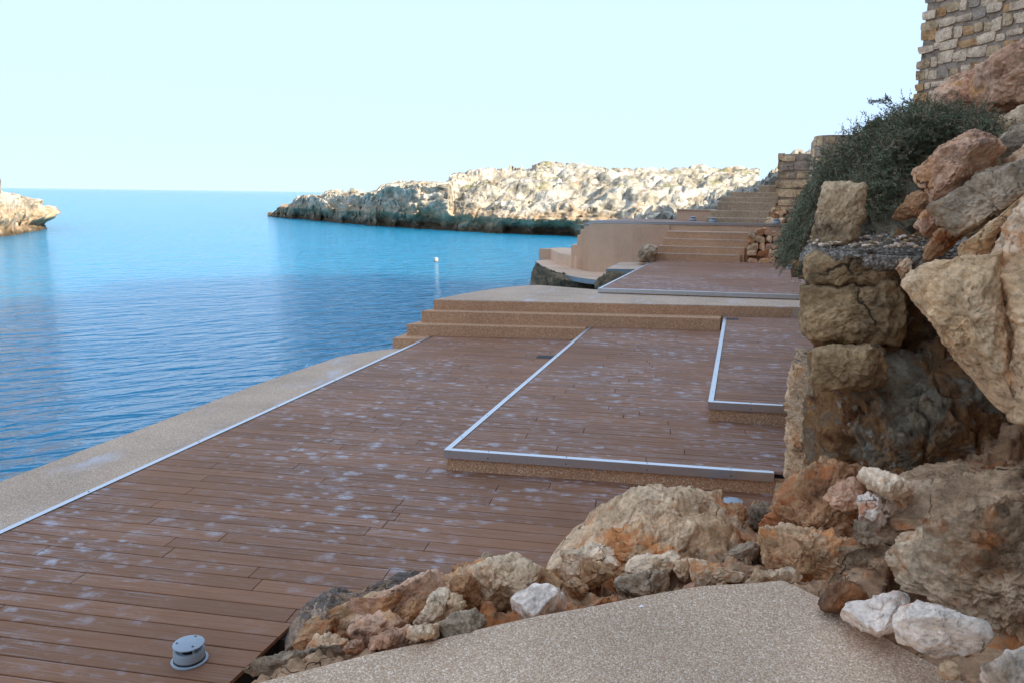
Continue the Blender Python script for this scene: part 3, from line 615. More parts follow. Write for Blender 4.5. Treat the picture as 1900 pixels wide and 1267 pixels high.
for i in range(16):
    s = A5 + n5 * (0.055 + i * PITCH); e = C5 + n5 * (0.055 + i * PITCH); c = s + (e - s) * random.uniform(0.3, 0.7)
    for p, q in ((s + d5 * (0.06 + 0.075 * i), c), (c + d5 * 0.006, e)):
        bar('plank', p + Vector((0, 0, -0.022)), q + Vector((0, 0, -0.022)), n5 * 0.14, (0, 0, 0.022), M['plank'], fl, 0.002)
bar('front_trim', A5 + Vector((0, 0, 0.001)), C5 + Vector((0, 0, 0.001)), n5 * 0.05, (0, 0, 0.005), M['steel'], fl)
bar('front_trim', A5 - n5 * 0.006 + Vector((0, 0, -0.073)), C5 - n5 * 0.006 + Vector((0, 0, -0.073)), n5 * 0.006, (0, 0, 0.079), M['steel'], fl)
sdv = (n5 + d5 * 0.5).normalized()
bar('edge_trim', A5 + Vector((0, 0, 0.001)) + n5 * 0.052, A5 + sdv * 3.4 + Vector((0, 0, 0.001)), d5 * 0.05, (0, 0, 0.004), M['steel'], fl)
for i in range(9):
    p = A5 + d5 * (0.4 + i * 0.8); bar('bracket', p + Vector((0, 0, -0.092)) + n5 * 0.005, p + d5 * 0.06 + Vector((0, 0, -0.092)) + n5 * 0.005, n5 * 0.04, (0, 0, 0.018), M['fascia'], fl, 0)

ter = empty('curved_terrace', (-4.6, 23.0, SEA)); tag(ter, 'tan curved seating terrace stepping down to the water below the far wall', 'terrace')
TL, TU = 0.2, 0.56
o1 = [tuple(at_z(*q, TL)[:2]) for q in ((994, 484.5), (1003, 491.5), (1017, 499), (1036, 506), (1060, 512.5), (1086, 517), (1108, 519.5))]
lowp = o1 + [tuple(at_z(1122, 512, TL)[:2]), (-2.7, 22.4), (-3.6, 24.2), (-5.2, 26.2), (-6.4, 26.4)]
prism('lower_terrace', lowp, TL - 0.11, TL, M['render'], ter, 0.006)
for i in range(len(o1) - 1):
    a, b = Vector((*o1[i], 0)), Vector((*o1[i + 1], 0)); nv_ = Vector((b.y - a.y, a.x - b.x, 0)).normalized()
    if nv_.y > 0: nv_ = -nv_
    bar('fascia', a + Vector((0, 0, TL - 0.13)) + nv_ * 0.004, b + Vector((0, 0, TL - 0.13)) + nv_ * 0.004, nv_ * 0.02, (0, 0, 0.128), M['fascia'], ter, 0)
bk = [tuple(at_z(*q, TU)[:2]) for q in ((1000, 462), (1021.5, 462), (1038, 470.5), (1060, 474.5), (1080, 477.5), (1098.5, 480.5))]
bk = bk + [tuple(at_z(1130, 480.5, TU)[:2]), (-2.9, 23.4), (-4.3, 26), (-5.4, 27.2), (-6.3, 27.0)]
prism('bench_block', bk, TL - 0.02, TU, M['render'], ter, 0.008)
b2 = [tuple(at_z(*q, 0.38)[:2]) for q in ((1098, 491), (1136, 491), (1136, 487), (1099, 487.5))]
b2 = [b2[0], b2[1], (b2[1][0] + 0.05, b2[1][1] + 1.4), (b2[0][0], b2[0][1] + 1.2)]
prism('low_step', b2, TL - 0.015, 0.38, M['render'], ter, 0.006)
# small side steps climbing along the wall end
for i, (x0, x1, yt) in enumerate(((1060, 1075, 455), (1071, 1095, 437), (1077, 1095, 427), (1084, 1095, 419))):
    p0 = at_y(x0, yt, 23.5 - 0.25 * i); p1 = at_y(x1, yt, 23.5 - 0.25 * i)
    s_ = prism('side_step', [(p0[0], p0[1]), (p1[0], p1[1]), (p1[0], p1[1] + 0.8), (p0[0], p0[1] + 0.8)], TL, p0[2], M['render'], ter, 0.006)
    if i == 3: prism('cap', [(p0[0] - 0.01, p0[1] - 0.01), (p1[0], p1[1] - 0.01), (p1[0], p1[1] + 0.8), (p0[0] - 0.01, p0[1] + 0.8)], p0[2] + 0.002, p0[2] + 0.06, M['fascia'], s_)
# curved end wall under the far deck
ew = empty('curved_wall', (-3.3, 22.0, L4)); tag(ew, 'smooth tan rendered wall curving below the steel-edged far deck', 'wall')
wp = []
for (px, py, pb) in ((1093, 417, 455), (1094, 417, 470), (1110, 417, 476), (1140, 418, 483), (1175, 418.5, 486), (1242, 420, 486)):
    t_ = (px - 1093) / 149.0; y = f5a[1] - 0.03 + (f5b[1] - f5a[1]) * t_ * 0.41
    wp.append(at_y(px, py, y - 0.03 - 0.16 * math.sin(math.pi * t_)))
pl = [(p[0], p[1]) for p in wp] + [(wp[-1][0], wp[-1][1] + 0.3), (wp[0][0] + 0.15, wp[0][1] + 0.3)]
prism('wall_face', pl, -0.2, L5 - 0.085, M['render'], ew, 0.006)
# side slab with grey fascia beside the landing deck
sb = empty('side_slab', (-3.0, 20.0, 0.4)); tag(sb, 'pale aggregate slab with grey front edge between terrace and landing deck', 'slab')
sp_ = [tuple(at_z(*q, 0.55)[:2]) for q in ((1125, 499), (1152, 486.5), (1213, 485), (1180, 500))]
sp_[3] = (-2.42, sp_[0][1] + 0.25); sp_[2] = (-2.3, 22.6)
prism('slab_top', sp_, 0.43, 0.55, M['agg_walk'], sb, 0.006)
a, b = Vector((*sp_[0], 0)), Vector((*sp_[3], 0)); bar('fascia', a + Vector((0, -0.024, 0.40)), b + Vector((0, -0.024, 0.40)), (0, 0.02, 0), (0, 0, 0.147), M['fascia'], sb, 0)
lw_ = empty('low_wall', (-0.9, 25.0, L5)); tag(lw_, 'low tan wall with pale capping beside the old stone stairs', 'wall')
p0, p1 = at_y(1255, 408, 24.9), at_y(1345, 408, 24.9); ztop = at_y(1255, 391, 24.9)[2]
prism('wall_face', [(p0[0], 24.9), (p1[0], 25.0), (p1[0], 25.3), (p0[0], 25.2)], L5 - 0.4, ztop, M['render'], lw_, 0.008)
prism('capping', [(p0[0] - 0.02, 24.87), (p1[0], 24.97), (p1[0], 25.33), (p0[0] - 0.02, 25.23)], ztop + 0.002, ztop + 0.04, M['agg_walk'], lw_, 0.006)
os_ = empty('stone_stairs', (0.0, 24.0, L5)); tag(os_, 'weathered old stone stairs climbing from the far deck to the upper wall', 'stairs')
M['oldstep'] = aggregate_mat('old_step', [(0.24, 0.18, 0.12), (0.36, 0.28, 0.19), (0.44, 0.35, 0.25), (0.5, 0.42, 0.31), (0.62, 0.54, 0.43)], 60, stain=0.6, bumpd=0.006)
for i, (xa, xb, yt) in enumerate(((1309, 1432, 403.5), (1318, 1428, 390.5), (1331, 1440, 375), (1338, 1446, 365.5), (1354, 1446, 356.5), (1407, 1446, 344))):
    y = 23.7 + 0.3 * i; a = at_y(xa, yt, y); b = at_y(xb, yt, y)
    prism('step', [(a[0], y), ((a[0] + b[0]) / 2, y + random.uniform(-.03, .03)), (b[0], y + 0.05), (b[0] + 0.2, y + 1.0), (a[0] + 0.1, y + 0.9)], L5 - 0.3, a[2], M['oldstep'], os_, 0.03)

# ------------------------------------------------------------------ rocks
def blob(outline, y, T, sq=0.75, facets=7, amp=0.05, seed=1, nth=110, nph=72, lump=0.0, fine=1.0, tilt=0.0, fcut=(0.62, 0.92), strat=0.0):
    """closed rock: sighted outline set at distance y, given real thickness T, cut with facets and roughened"""
    r = np.random.default_rng(seed)
    P = np.array([at_y(px, py, y) for px, py in outline]); C = P.mean(0)
    d = C - CAM; d /= np.linalg.norm(d); e1 = np.cross(d, [0, 0, 1.0]); e1 /= np.linalg.norm(e1); e2 = np.cross(e1, d)
    Q = []
    for p in P:
        v = p - CAM; q = CAM + v * (((C - CAM) @ d) / (v @ d)) - C; Q.append((q @ e1, q @ e2))
    Q = np.array(Q); nQ = len(Q)
    A2 = 0.0; cc = np.zeros(2)
    for i in range(nQ):
        a, b = Q[i], Q[(i + 1) % nQ]; w_ = a[0] * b[1] - a[1] * b[0]; A2 += w_; cc += (a + b) * w_
    cc = cc / (3 * A2); Q = Q - cc; C = C + e1 * cc[0] + e2 * cc[1]
    th = np.linspace(0, 2 * np.pi, nth, endpoint=False); R = np.zeros(nth)
    for i in range(nQ):
        a, b = Q[i], Q[(i + 1) % nQ]; D = b - a
        c, s = np.cos(th), np.sin(th); den = c * D[1] - s * D[0]
        ok = np.abs(den) > 1e-9; den = np.where(ok, den, 1)
        t = (a[0] * D[1] - a[1] * D[0]) / den; k = (a[0] * s - a[1] * c) / den
        R = np.where(ok & (t > 0) & (k >= -1e-6) & (k <= 1 + 1e-6), np.maximum(R, t), R)
    R = np.where(R < 1e-4, R.mean(), R); R = 0.25 * np.roll(R, 1) + 0.5 * R + 0.25 * np.roll(R, -1)
    ph = np.linspace(0, np.pi, 2001); sp = np.clip(np.sin(ph), 0, 1) ** sq; cp = np.sign(np.cos(ph)) * np.abs(np.cos(ph)) ** sq
    al = np.concatenate([[0], np.cumsum(np.hypot(np.diff(sp) * R.mean(), np.diff(cp) * T))]); tt = np.linspace(0, al[-1], nph); sp = np.interp(tt, al, sp); cp = np.interp(tt, al, cp)
    X = (R * np.cos(th))[None, :] * sp[:, None]; Y = (R * np.sin(th))[None, :] * sp[:, None]; Z = np.repeat(T * cp[:, None], nth, 1)
    L = np.stack([X, Y, Z], 2).reshape(-1, 3)
    ext = np.abs(L).max(0)
    for _ in range(facets):
        nrm = r.normal(size=3); nrm[2] = abs(nrm[2]) + 0.35; nrm /= np.linalg.norm(nrm)
        pr = L @ nrm; dmax = pr.max() * r.uniform(*fcut); over = np.maximum(0, pr - dmax); L = L - nrm * over[:, None] * 0.93
    Wd = C + L[:, :1] * e1 + L[:, 1:2] * e2 - L[:, 2:] * d
    nv = (L / (ext ** 2)); nw = nv[:, :1] * e1 + nv[:, 1:2] * e2 - nv[:, 2:] * d; nw /= np.linalg.norm(nw, axis=1)[:, None] + 1e-9
    size = max(0.12, float(np.sqrt(abs(A2) / 2)))
    q = Wd / size; so_ = seed * 7.3
    wq = q + 0.18 * fbm(q * 2.5 + so_, seed + 1, 3)[:, None]
    v1, e1_ = facet(wq * 2.2 + so_, seed); v2, e2_ = facet(wq * 5.5 + so_, seed + 2)
    dsp = amp * size * (0.8 * fbm(q * 1.6 + so_, seed, 4, 0.55) + 0.3 * ridged(q * 3.1 + so_, seed + 3, 4) + 0.75 * v1 + 0.32 * v2) + 0.013 * fine * fbm(Wd * 11 + so_, seed + 5, 5, 0.7) + 0.006 * fine * facet(Wd * 30 + so_, seed + 6)[0]
    dsp -= amp * size * 0.35 * np.clip(1 - e1_ / 0.06, 0, 1)
    if lump: 
        f1, f2 = worley(Wd / lump + so_, seed + 8); dsp += lump * 0.55 * (0.55 - f1)
    if strat:
        sd = Wd @ np.array([0.25, 0.2, 0.95]); dsp += strat * np.sign(np.sin(sd * 38 + 3 * fbm(Wd * 3, seed, 3))) * 0.5
    Wd = Wd + nw * dsp[:, None]
    idx = np.arange(nph * nth).reshape(nph, nth); i2 = np.roll(idx, -1, 1)
    F = np.stack([idx[:-1], i2[:-1], i2[1:], idx[1:]], 2).reshape(-1, 4)
    return Wd, F, C
def zc(z, pts):
    o = {'A': (980, 860, 3.654), 'B': (500, 860, 3.726), 'C': (1400, 850, 3.038), 'D': (1400, 450, 2.816), 'E': (1420, 170, 3.84), 'P': (0, 0, 1.0)}[z]
    return [(o[0] + a / o[2], o[1] + b / o[2]) for a, b in pts]
def rock(name, label, z, pts, y, T, mat, group='rocks of the bank beside the path', **kw):
    Wd, F, C = blob(zc(z, pts), y, T, **kw)
    base = (C[0], C[1], Wd[:, 2].min())
    o = mesh_obj(name, Wd, F, M[mat], smooth=True, loc=base)
    return tag(o, label, 'rock', group)

# earth between path, deck and cliff
gx, gy = np.meshgrid(np.linspace(-2.7, 2.2, 300), np.linspace(1.2, 7.2, 360), indexing='ij')
P = np.stack([gx.ravel(), gy.ravel(), 0 * gx.ravel()], 1)
def dline(P, pts):
    best = np.full(len(P), 1e9); sgn = np.zeros(len(P))
    for a, b in zip(pts[:-1], pts[1:]):
        a, b = np.array(a), np.array(b); D = b - a; t = np.clip(((P[:, :2] - a) @ D) / (D @ D), 0, 1); v = P[:, :2] - (a + t[:, None] * D)
        ds = np.linalg.norm(v, axis=1); s = D[0] * v[:, 1] - D[1] * v[:, 0]; m_ = ds < best; best = np.where(m_, ds, best); sgn = np.where(m_, np.sign(s), sgn)
    return best * sgn
pe_l = [(-2.6, 1.3), (-1.68, 1.98), (-1.2, 2.39), (-0.49, 2.91), (0.25, 3.28)]
foot = [(-2.5, 1.1), (-1.98, 2.1), (-1.85, 2.65), (-1.6, 3.2), (-1.15, 3.75), (-0.85, 4.6), (-0.5, 5.3), (0.1, 5.75), (0.45, 6.3), (0.6, 9)]
d1 = dline(P, pe_l); d2 = -dline(P, foot)
hgt = 0.66 * np.clip(d2 / (np.clip(d1, 0, 9) + np.clip(d2, 0, 9) + 1e-6), 0, 1) ** 0.8
hgt = np.where(d2 <= 0, -0.15 + d2 * 0.5, hgt); hgt = np.where(d1 <= 0, 0.66 + 0.05 * np.minimum(0, P[:, 0]), hgt)
hgt += np.clip(P[:, 0] - 0.35, 0, 2) * np.clip((P[:, 1] - 2.6) / 1.2, 0, 1) * 0.45
fv, fe = facet(np.c_[P[:, :2] * 4.5, hgt * 3] + 0.25 * fbm(P * 6, 3, 3)[:, None], 9); fv2, fe2 = facet(np.c_[P[:, :2] * 11, hgt * 6], 10)
onb = np.clip(d1 / 0.18, 0, 1) * np.clip(d2 / 0.25, 0, 1)
offp = (d1 <= 0) & (P[:, 0] > 0.5) & (P[:, 1] > 2.0); onb = np.where(offp, 1.0, onb); d1 = np.where(offp, 0.5, d1)
hgt += onb * (0.05 + 0.06 * fbm(P * 2.6, 5, 4) + 0.1 * fv * np.clip(d1 / 0.7, 0, 1) + 0.04 * fv2 * np.clip(d1 / 0.4, 0.1, 1) + 0.02 * ridged(P * 9, 6, 4))
hgt += onb * 0.025 * fbm(P * 10, 15, 4, 0.6)
hgt = np.where((d1 < 0.03) & (P[:, 0] < 0.3), np.minimum(hgt, 0.745 + 0.06 * np.minimum(0, P[:, 0]) - 0.035 - np.clip(-d1, 0, 0.05)), hgt)
rp = dline(P, [(0.25, 3.28), (0.53, 3.02), (0.77, 2.76), (1.5, 1.9)]); hgt = np.where((rp < 0.0) & (P[:, 1] < 3.3) & (P[:, 0] > 0.2), np.minimum(hgt, 0.6), np.minimum(hgt, np.where((rp > 0) & (P[:, 1] < 3.4) & (rp < 0.35), 0.71 + rp * 0.25, 9)))
P[:, 2] = hgt; GROUND = (P.copy(), d1.copy(), d2.copy())
idx = np.arange(300 * 360).reshape(300, 360)
F = np.stack([idx[:-1, :-1], idx[1:, :-1], idx[1:, 1:], idx[:-1, 1:]], 2).reshape(-1, 4)
tag(mesh_obj('bank_ground', P, F, M['r_bank'], smooth=True), kind='structure')

# grit and broken bits lying on the bank
def gravel():
    Pg, a1, a2 = GROUND; ok = np.where((a1 > 0.0) & (a2 > 0.1) & (Pg[:, 0] < 0.9))[0]
    pick = rng.choice(ok, 420); V = []; F = []
    bm = bmesh.new(); bmesh.ops.create_icosphere(bm, subdivisions=1, radius=1.0); bv = np.array([v.co[:] for v in bm.verts]); bf = [[v.index for v in f.verts] for f in bm.faces]; bm.free()
    for i in pick:
        c = Pg[i]; r_ = 0.006 + 0.03 * rng.random() ** 3; q = bv * rng.uniform(0.6, 1.25, (len(bv), 1)) * np.array([1.3, 1.0, 0.7]) * r_
        an = rng.uniform(0, 6.28); ca, sa = math.cos(an), math.sin(an); q = np.c_[q[:, 0] * ca - q[:, 1] * sa, q[:, 0] * sa + q[:, 1] * ca, q[:, 2]]
        o_ = len(V); V.extend((q + c + np.array([0, 0, r_ * 0.3])).tolist()); F.extend([[a + o_ for a in f] for f in bf])
    tag(mesh_obj('loose_gravel', V, F, M['r_bank']), 'loose grit and stone chips scattered over the bank', 'gravel', kind='stuff')
gravel()
R_ = [
 ('A', [(120, 690), (150, 590), (250, 480), (350, 400), (450, 310), (600, 230), (720, 180), (800, 168), (950, 200), (1150, 185), (1290, 200), (1340, 250), (1440, 270), (1480, 340), (1440, 440), (1450, 540), (1380, 640), (1200, 660), (1000, 660), (600, 720), (220, 760), (170, 750)], 4.45, 0.38, 'r_cream', 'largest cream rock of the bank, humped against the raised deck', dict(seed=21, nth=200, nph=130, amp=0.045, facets=9)),
 ('A', [(820, 540), (850, 470), (910, 415), (1000, 440), (1110, 460), (1150, 520), (1190, 640), (1100, 690), (1000, 690), (850, 640)], 4.12, 0.13, 'r_cream', 'rounded tan lump in front of the large humped rock', dict(seed=22, amp=0.06)),
 ('A', [(215, 760), (225, 600), (320, 580), (430, 535), (560, 560), (700, 570), (760, 610), (740, 660), (620, 720), (480, 740), (360, 750), (260, 800)], 3.95, 0.2, 'r_pale', 'long smooth pale rock below the left end of the humped rock', dict(seed=23, nth=140, nph=90, amp=0.05)),
 ('A', [(650, 730), (680, 660), (780, 625), (900, 635), (1000, 590), (1040, 630), (1000, 720), (900, 760), (760, 760)], 3.75, 0.16, 'r_pale', 'whitish smooth rock just left of the triangular slab', dict(seed=24, amp=0.05)),
 ('A', [(1085, 640), (1130, 640), (1250, 690), (1360, 725), (1450, 730), (1480, 760), (1450, 800), (1330, 800), (1250, 850), (1190, 900), (1150, 880), (1120, 750)], 3.58, 0.09, 'r_pale', 'grey-white triangular slab standing at the path edge', dict(seed=25, amp=0.025, facets=3, sq=0.5)),
 ('A', [(985, 720), (1020, 660), (1090, 645), (1125, 750), (1120, 815), (1040, 790)], 3.66, 0.1, 'r_cream', 'small cream wedge split off beside the triangular slab', dict(seed=26)),
 ('A', [(565, 800), (660, 760), (800, 740), (940, 755), (950, 820), (880, 890), (780, 920), (680, 930), (610, 890)], 3.48, 0.14, 'r_grey', 'dark rock with white crust set in earth at the path', dict(seed=27, amp=0.07)),
 ('A', [(350, 660), (480, 670), (560, 710), (590, 760), (520, 800), (430, 840), (380, 790)], 3.62, 0.1, 'r_rust', 'rust brown wedge under the long pale rock', dict(seed=28)),
 ('A', [(275, 720), (330, 670), (385, 720), (400, 790), (330, 790), (280, 770)], 3.66, 0.07, 'r_pale', 'little pale chip leaning on the rust brown wedge', dict(seed=29, nth=70, nph=46)),
 ('A', [(240, 820), (310, 770), (380, 790), (410, 850), (370, 900), (290, 890)], 3.3, 0.08, 'r_rust', 'small two-toned stone right of the bright white rock', dict(seed=30, nth=70, nph=46)),
 ('A', [(950, 930), (1040, 860), (1120, 815), (1175, 890), (1100, 930), (1000, 950)], 3.38, 0.08, 'r_pink', 'reddish flat stone below the triangular slab', dict(seed=31, nth=80, nph=50)),
 ('A', [(1205, 890), (1260, 820), (1330, 790), (1395, 860), (1320, 900)], 3.4, 0.06, 'r_cream', 'mossy stone chip between triangular slab and path', dict(seed=32, nth=70, nph=46)),
 ('A', [(1460, 800), (1530, 730), (1650, 735), (1760, 720), (1850, 745), (1850, 790), (1760, 830), (1640, 850), (1500, 850)], 3.48, 0.12, 'r_cream', 'flat orange-cream block behind the far corner of the path', dict(seed=33, facets=5)),
 ('A', [(1290, 660), (1380, 590), (1480, 535), (1530, 540), (1565, 590), (1550, 660), (1430, 700), (1320, 720)], 4.1, 0.14, 'r_grey', 'grey pointed rock behind the flat orange-cream block', dict(seed=34)),
 ('A', [(1585, 750), (1610, 640), (1700, 520), (1760, 505), (1830, 520), (1910, 600), (1930, 740), (1800, 780), (1650, 770)], 3.85, 0.2, 'r_rust', 'dark red-grey boulder at the foot of the cliff', dict(seed=35, nth=130, nph=90)),
 ('A', [(1440, 310), (1580, 280), (1730, 300), (1740, 410), (1690, 470), (1560, 440), (1480, 370)], 4.85, 0.16, 'r_grey', 'grey rock beside the half-hidden bollard light', dict(seed=36)),
 ('A', [(1180, 590), (1330, 560), (1460, 500), (1500, 560), (1420, 640), (1300, 680), (1200, 660)], 4.35, 0.14, 'r_rust', 'brown rubble lump right of the humped rock', dict(seed=37)),
 ('P', [(941, 1142), (945, 1110), (965, 1092), (985, 1084), (1020, 1088), (1062, 1103), (1070, 1122), (1048, 1146), (1000, 1152), (960, 1154)], 3.0, 0.11, 'r_white', 'bright white faced rock in the middle of the bank', dict(seed=38, fine=0.5, facets=10, amp=0.03, fcut=(0.5, 0.85))),
 ('B', [(75, 1270), (110, 1150), (190, 1040), (280, 960), (430, 905), (600, 890), (760, 830), (900, 780), (1040, 755), (1070, 790), (950, 870), (830, 930), (700, 980), (560, 1050), (420, 1110), (300, 1150), (220, 1220), (160, 1280)], 3.12, 0.16, 'r_lich', 'long blue-grey layered slab sloping along the deck edge', dict(seed=39, nth=200, nph=90, amp=0.05, strat=0.012, facets=4)),
 ('B', [(380, 1080), (560, 1000), (720, 920), (900, 840), (1060, 770), (1180, 720), (1250, 730), (1260, 830), (1120, 930), (1000, 990), (860, 1060), (640, 1090), (480, 1120)], 3.0, 0.14, 'r_pink', 'pinkish slab leaning on the long blue-grey slab', dict(seed=40, nth=160, nph=90, amp=0.05)),
 ('B', [(545, 1140), (580, 1070), (700, 1050), (820, 1040), (930, 1090), (960, 1120), (880, 1170), (760, 1210), (680, 1260), (600, 1220)], 2.72, 0.14, 'r_pink', 'pink-cream rounded boulder near the left end of the bank', dict(seed=41, amp=0.05)),
 ('B', [(1010, 1090), (1080, 1000), (1130, 890), (1190, 850), (1230, 880), (1240, 960), (1200, 1050), (1180, 1110), (1110, 1140)], 2.86, 0.11, 'r_pale', 'tall pale leaning stone left of the white faced rock', dict(seed=42)),
 ('B', [(1190, 1060), (1200, 960), (1250, 890), (1330, 910), (1370, 980), (1310, 1050), (1240, 1090)], 2.88, 0.1, 'r_cream', 'tan stone tucked against the tall leaning stone', dict(seed=43)),
 ('B', [(830, 1050), (900, 990), (1000, 950), (1120, 920), (1090, 990), (1020, 1100), (900, 1110)], 2.93, 0.1, 'r_rust', 'brown hollowed stone under the pinkish slab', dict(seed=44)),
 ('B', [(680, 1290), (740, 1190), (850, 1160), (955, 1150), (970, 1230), (850, 1270)], 2.55, 0.1, 'r_pink', 'low pale stone bordering the path below the pink-cream boulder', dict(seed=45)),
 ('B', [(960, 1150), (1050, 1130), (1170, 1115), (1170, 1190), (1100, 1230), (975, 1240)], 2.6, 0.09, 'r_cream', 'cracked low stone next along the path edge', dict(seed=46)),
 ('B', [(1160, 1200), (1180, 1110), (1290, 1040), (1420, 1010), (1480, 1060), (1510, 1130), (1340, 1190), (1220, 1220)], 2.72, 0.13, 'r_grey', 'grey-tan low rock left of the white faced rock at the path', dict(seed=47)),
 ('B', [(1405, 850), (1440, 730), (1500, 690), (1600, 650), (1680, 612), (1740, 640), (1790, 690), (1840, 700), (1870, 780), (1800, 880), (1700, 950), (1600, 1000), (1480, 1000), (1420, 930)], 3.25, 0.2, 'r_cream', 'cream and ochre rock at the crest above the white faced rock', dict(seed=48, nth=140, nph=90)),
 ('B', [(1410, 700), (1500, 612), (1545, 640), (1490, 710)], 3.5, 0.06, 'r_grey', 'small grey wedge on the crest of the bank', dict(seed=49, nth=70, nph=46)),
 ('B', [(1265, 725), (1290, 698), (1350, 715), (1440, 700), (1455, 760), (1360, 790), (1290, 780)], 3.4, 0.07, 'r_rust', 'rounded brown knob on the crest of the bank', dict(seed=50, nth=80, nph=50, facets=2)),
 ('B', [(1240, 900), (1260, 790), (1390, 770), (1440, 850), (1480, 960), (1400, 1010), (1300, 960)], 3.1, 0.13, 'r_rust', 'earthy brown rock below the rounded knob', dict(seed=59)),
 ('B', [(150, 1280), (220, 1150), (330, 1090), (470, 1060), (490, 1130), (450, 1200), (340, 1220), (270, 1290)], 2.85, 0.11, 'r_rust', 'rust orange rock at the low left end of the bank', dict(seed=51)),
 ('B', [(255, 1270), (320, 1200), (430, 1190), (525, 1220), (530, 1290), (400, 1330), (290, 1310)], 2.62, 0.09, 'r_cream', 'knobbly cream stone at the left tip of the path', dict(seed=52, lump=0.05)),
 ('B', [(440, 1200), (490, 1160), (550, 1190), (545, 1230), (470, 1235)], 2.72, 0.05, 'r_rust', 'small orange stone beside the knobbly cream stone', dict(seed=53, nth=60, nph=40)),
 ('B', [(520, 1270), (560, 1225), (640, 1215), (660, 1270), (600, 1300), (540, 1300)], 2.52, 0.06, 'r_pink', 'small pale lump between knobbly stone and pink-cream boulder', dict(seed=54, nth=70, nph=46)),
 ('P', [(440, 1246), (480, 1222), (540, 1205), (600, 1203), (650, 1197), (650, 1222), (560, 1242), (480, 1256)], 2.45, 0.13, 'r_grey', 'flat grey rock between deck corner and path', dict(seed=55, amp=0.04)),
 ('A', [(680, 985), (760, 940), (860, 915), (900, 935), (820, 975), (720, 1000)], 3.2, 0.05, 'r_pink', 'thin pinkish flake lying along the path edge', dict(seed=56, nth=70, nph=46)),
 ('A', [(440, 960), (500, 925), (590, 900), (585, 935), (500, 975)], 3.15, 0.04, 'r_rust', 'orange flake in the earth right of the white faced rock', dict(seed=57, nth=60, nph=40)),
 ('A', [(-20, 700), (40, 690), (150, 740), (240, 800), (200, 860), (80, 850), (0, 800)], 3.35, 0.12, 'r_rust', 'reddish mortar-smeared rock above the white faced rock', dict(seed=58)),
 ('C', [(475, 875), (530, 810), (640, 795), (720, 755), (830, 750), (880, 780), (870, 840), (815, 900), (790, 970), (700, 990), (600, 950), (490, 910)], 2.95, 0.13, 'r_white', 'white loose stone with ochre base beside the path corner', dict(seed=60, fine=0.45, nth=140, nph=90, amp=0.04, facets=10)),
 ('C', [(795, 890), (840, 850), (930, 808), (1050, 850), (1190, 900), (1320, 940), (1345, 1010), (1290, 1080), (1150, 1110), (1040, 1120), (960, 1090), (805, 1030)], 2.68, 0.16, 'r_white', 'largest white loose stone, rust streaked, right of the path', dict(seed=61, fine=0.45, nth=150, nph=100, amp=0.04, facets=10)),
 ('C', [(1270, 1250), (1290, 1170), (1360, 1165), (1420, 1090), (1519, 1075), (1650, 1090), (1650, 1320), (1300, 1310)], 2.45, 0.15, 'r_white', 'white and ochre rock cut off by the lower right corner', dict(seed=62, fine=0.45, nth=130, nph=90)),
 ('C', [(1040, 1190), (1090, 1125), (1165, 1190), (1145, 1235), (1070, 1225)], 2.6, 0.05, 'r_cream', 'small cream pebble by the path below the largest white stone', dict(seed=63, nth=70, nph=46)),
 ('C', [(552, 430), (570, 358), (640, 380), (690, 440), (718, 468), (640, 498), (572, 482)], 3.75, 0.08, 'r_grey', 'smooth grey stone wedged under the white faceted stone', dict(seed=64, facets=9, amp=0.02)),
 ('C', [(598, 130), (610, 55), (700, 75), (820, 110), (900, 145), (905, 200), (840, 225), (740, 215), (680, 195), (640, 175)], 3.95, 0.16, 'r_pale', 'pale block sticking out of the cliff at mid height', dict(seed=65, facets=10, amp=0.03)),
 ('C', [(593, 220), (640, 185), (740, 230), (805, 280), (745, 345), (700, 392), (650, 398), (618, 372), (600, 300)], 3.85, 0.12, 'r_white', 'white faceted stone below the pale block in the cliff', dict(seed=66, facets=14, amp=0.02, fcut=(0.5, 0.85))),
 ('C', [(360, 820), (420, 720), (520, 690), (600, 720), (630, 800), (520, 850), (420, 860)], 3.12, 0.12, 'r_rust', 'orange-brown stone left of the first white loose stone', dict(seed=67)),
 ('C', [(385, 240), (430, 170), (560, 95), (600, 130), (610, 250), (540, 290), (440, 270)], 4.3, 0.14, 'r_pink', 'orange-pink rock face left of the pale block in the cliff', dict(seed=68, facets=9)),
]
outcrop = empty('rock_outcrop', (-0.5, 3.5, 0.3)); tag(outcrop, kind='structure')
for pts, y, T, sd, am in (
    ([(528, 1215), (560, 1150), (690, 1108), (830, 1068), (940, 1045), (1020, 1062), (1090, 1092), (1070, 1135), (900, 1165), (720, 1200), (600, 1222)], 3.14, 0.17, 131, 0.07),
    ([(1012, 1085), (1060, 1000), (1170, 965), (1340, 965), (1410, 1010), (1440, 1080), (1300, 1105), (1150, 1115), (1060, 1118)], 4.1, 0.3, 132, 0.07),
    ([(1380, 1000), (1440, 965), (1560, 1000), (1640, 1060), (1620, 1130), (1500, 1110), (1400, 1085)], 4.0, 0.26, 133, 0.08)):
    Wd, F, C = blob(pts, y, T, seed=sd, amp=am, nth=220, nph=130, facets=12, fcut=(0.6, 0.93), fine=1.5); mesh_obj('bedrock', Wd, F, M['r_out'], outcrop, smooth=True)
R_.append(('A', [(1325, 300), (1370, 268), (1430, 262), (1470, 300), (1480, 350), (1450, 430), (1360, 430), (1320, 360)], 4.72, 0.13, 'r_rust', 'rust-topped rock in front of the half-hidden bollard light', dict(seed=69)))
for z, pts, y, T, mt, lab, kw in R_: rock('rock', lab, z, pts, y, T, mt, **kw)

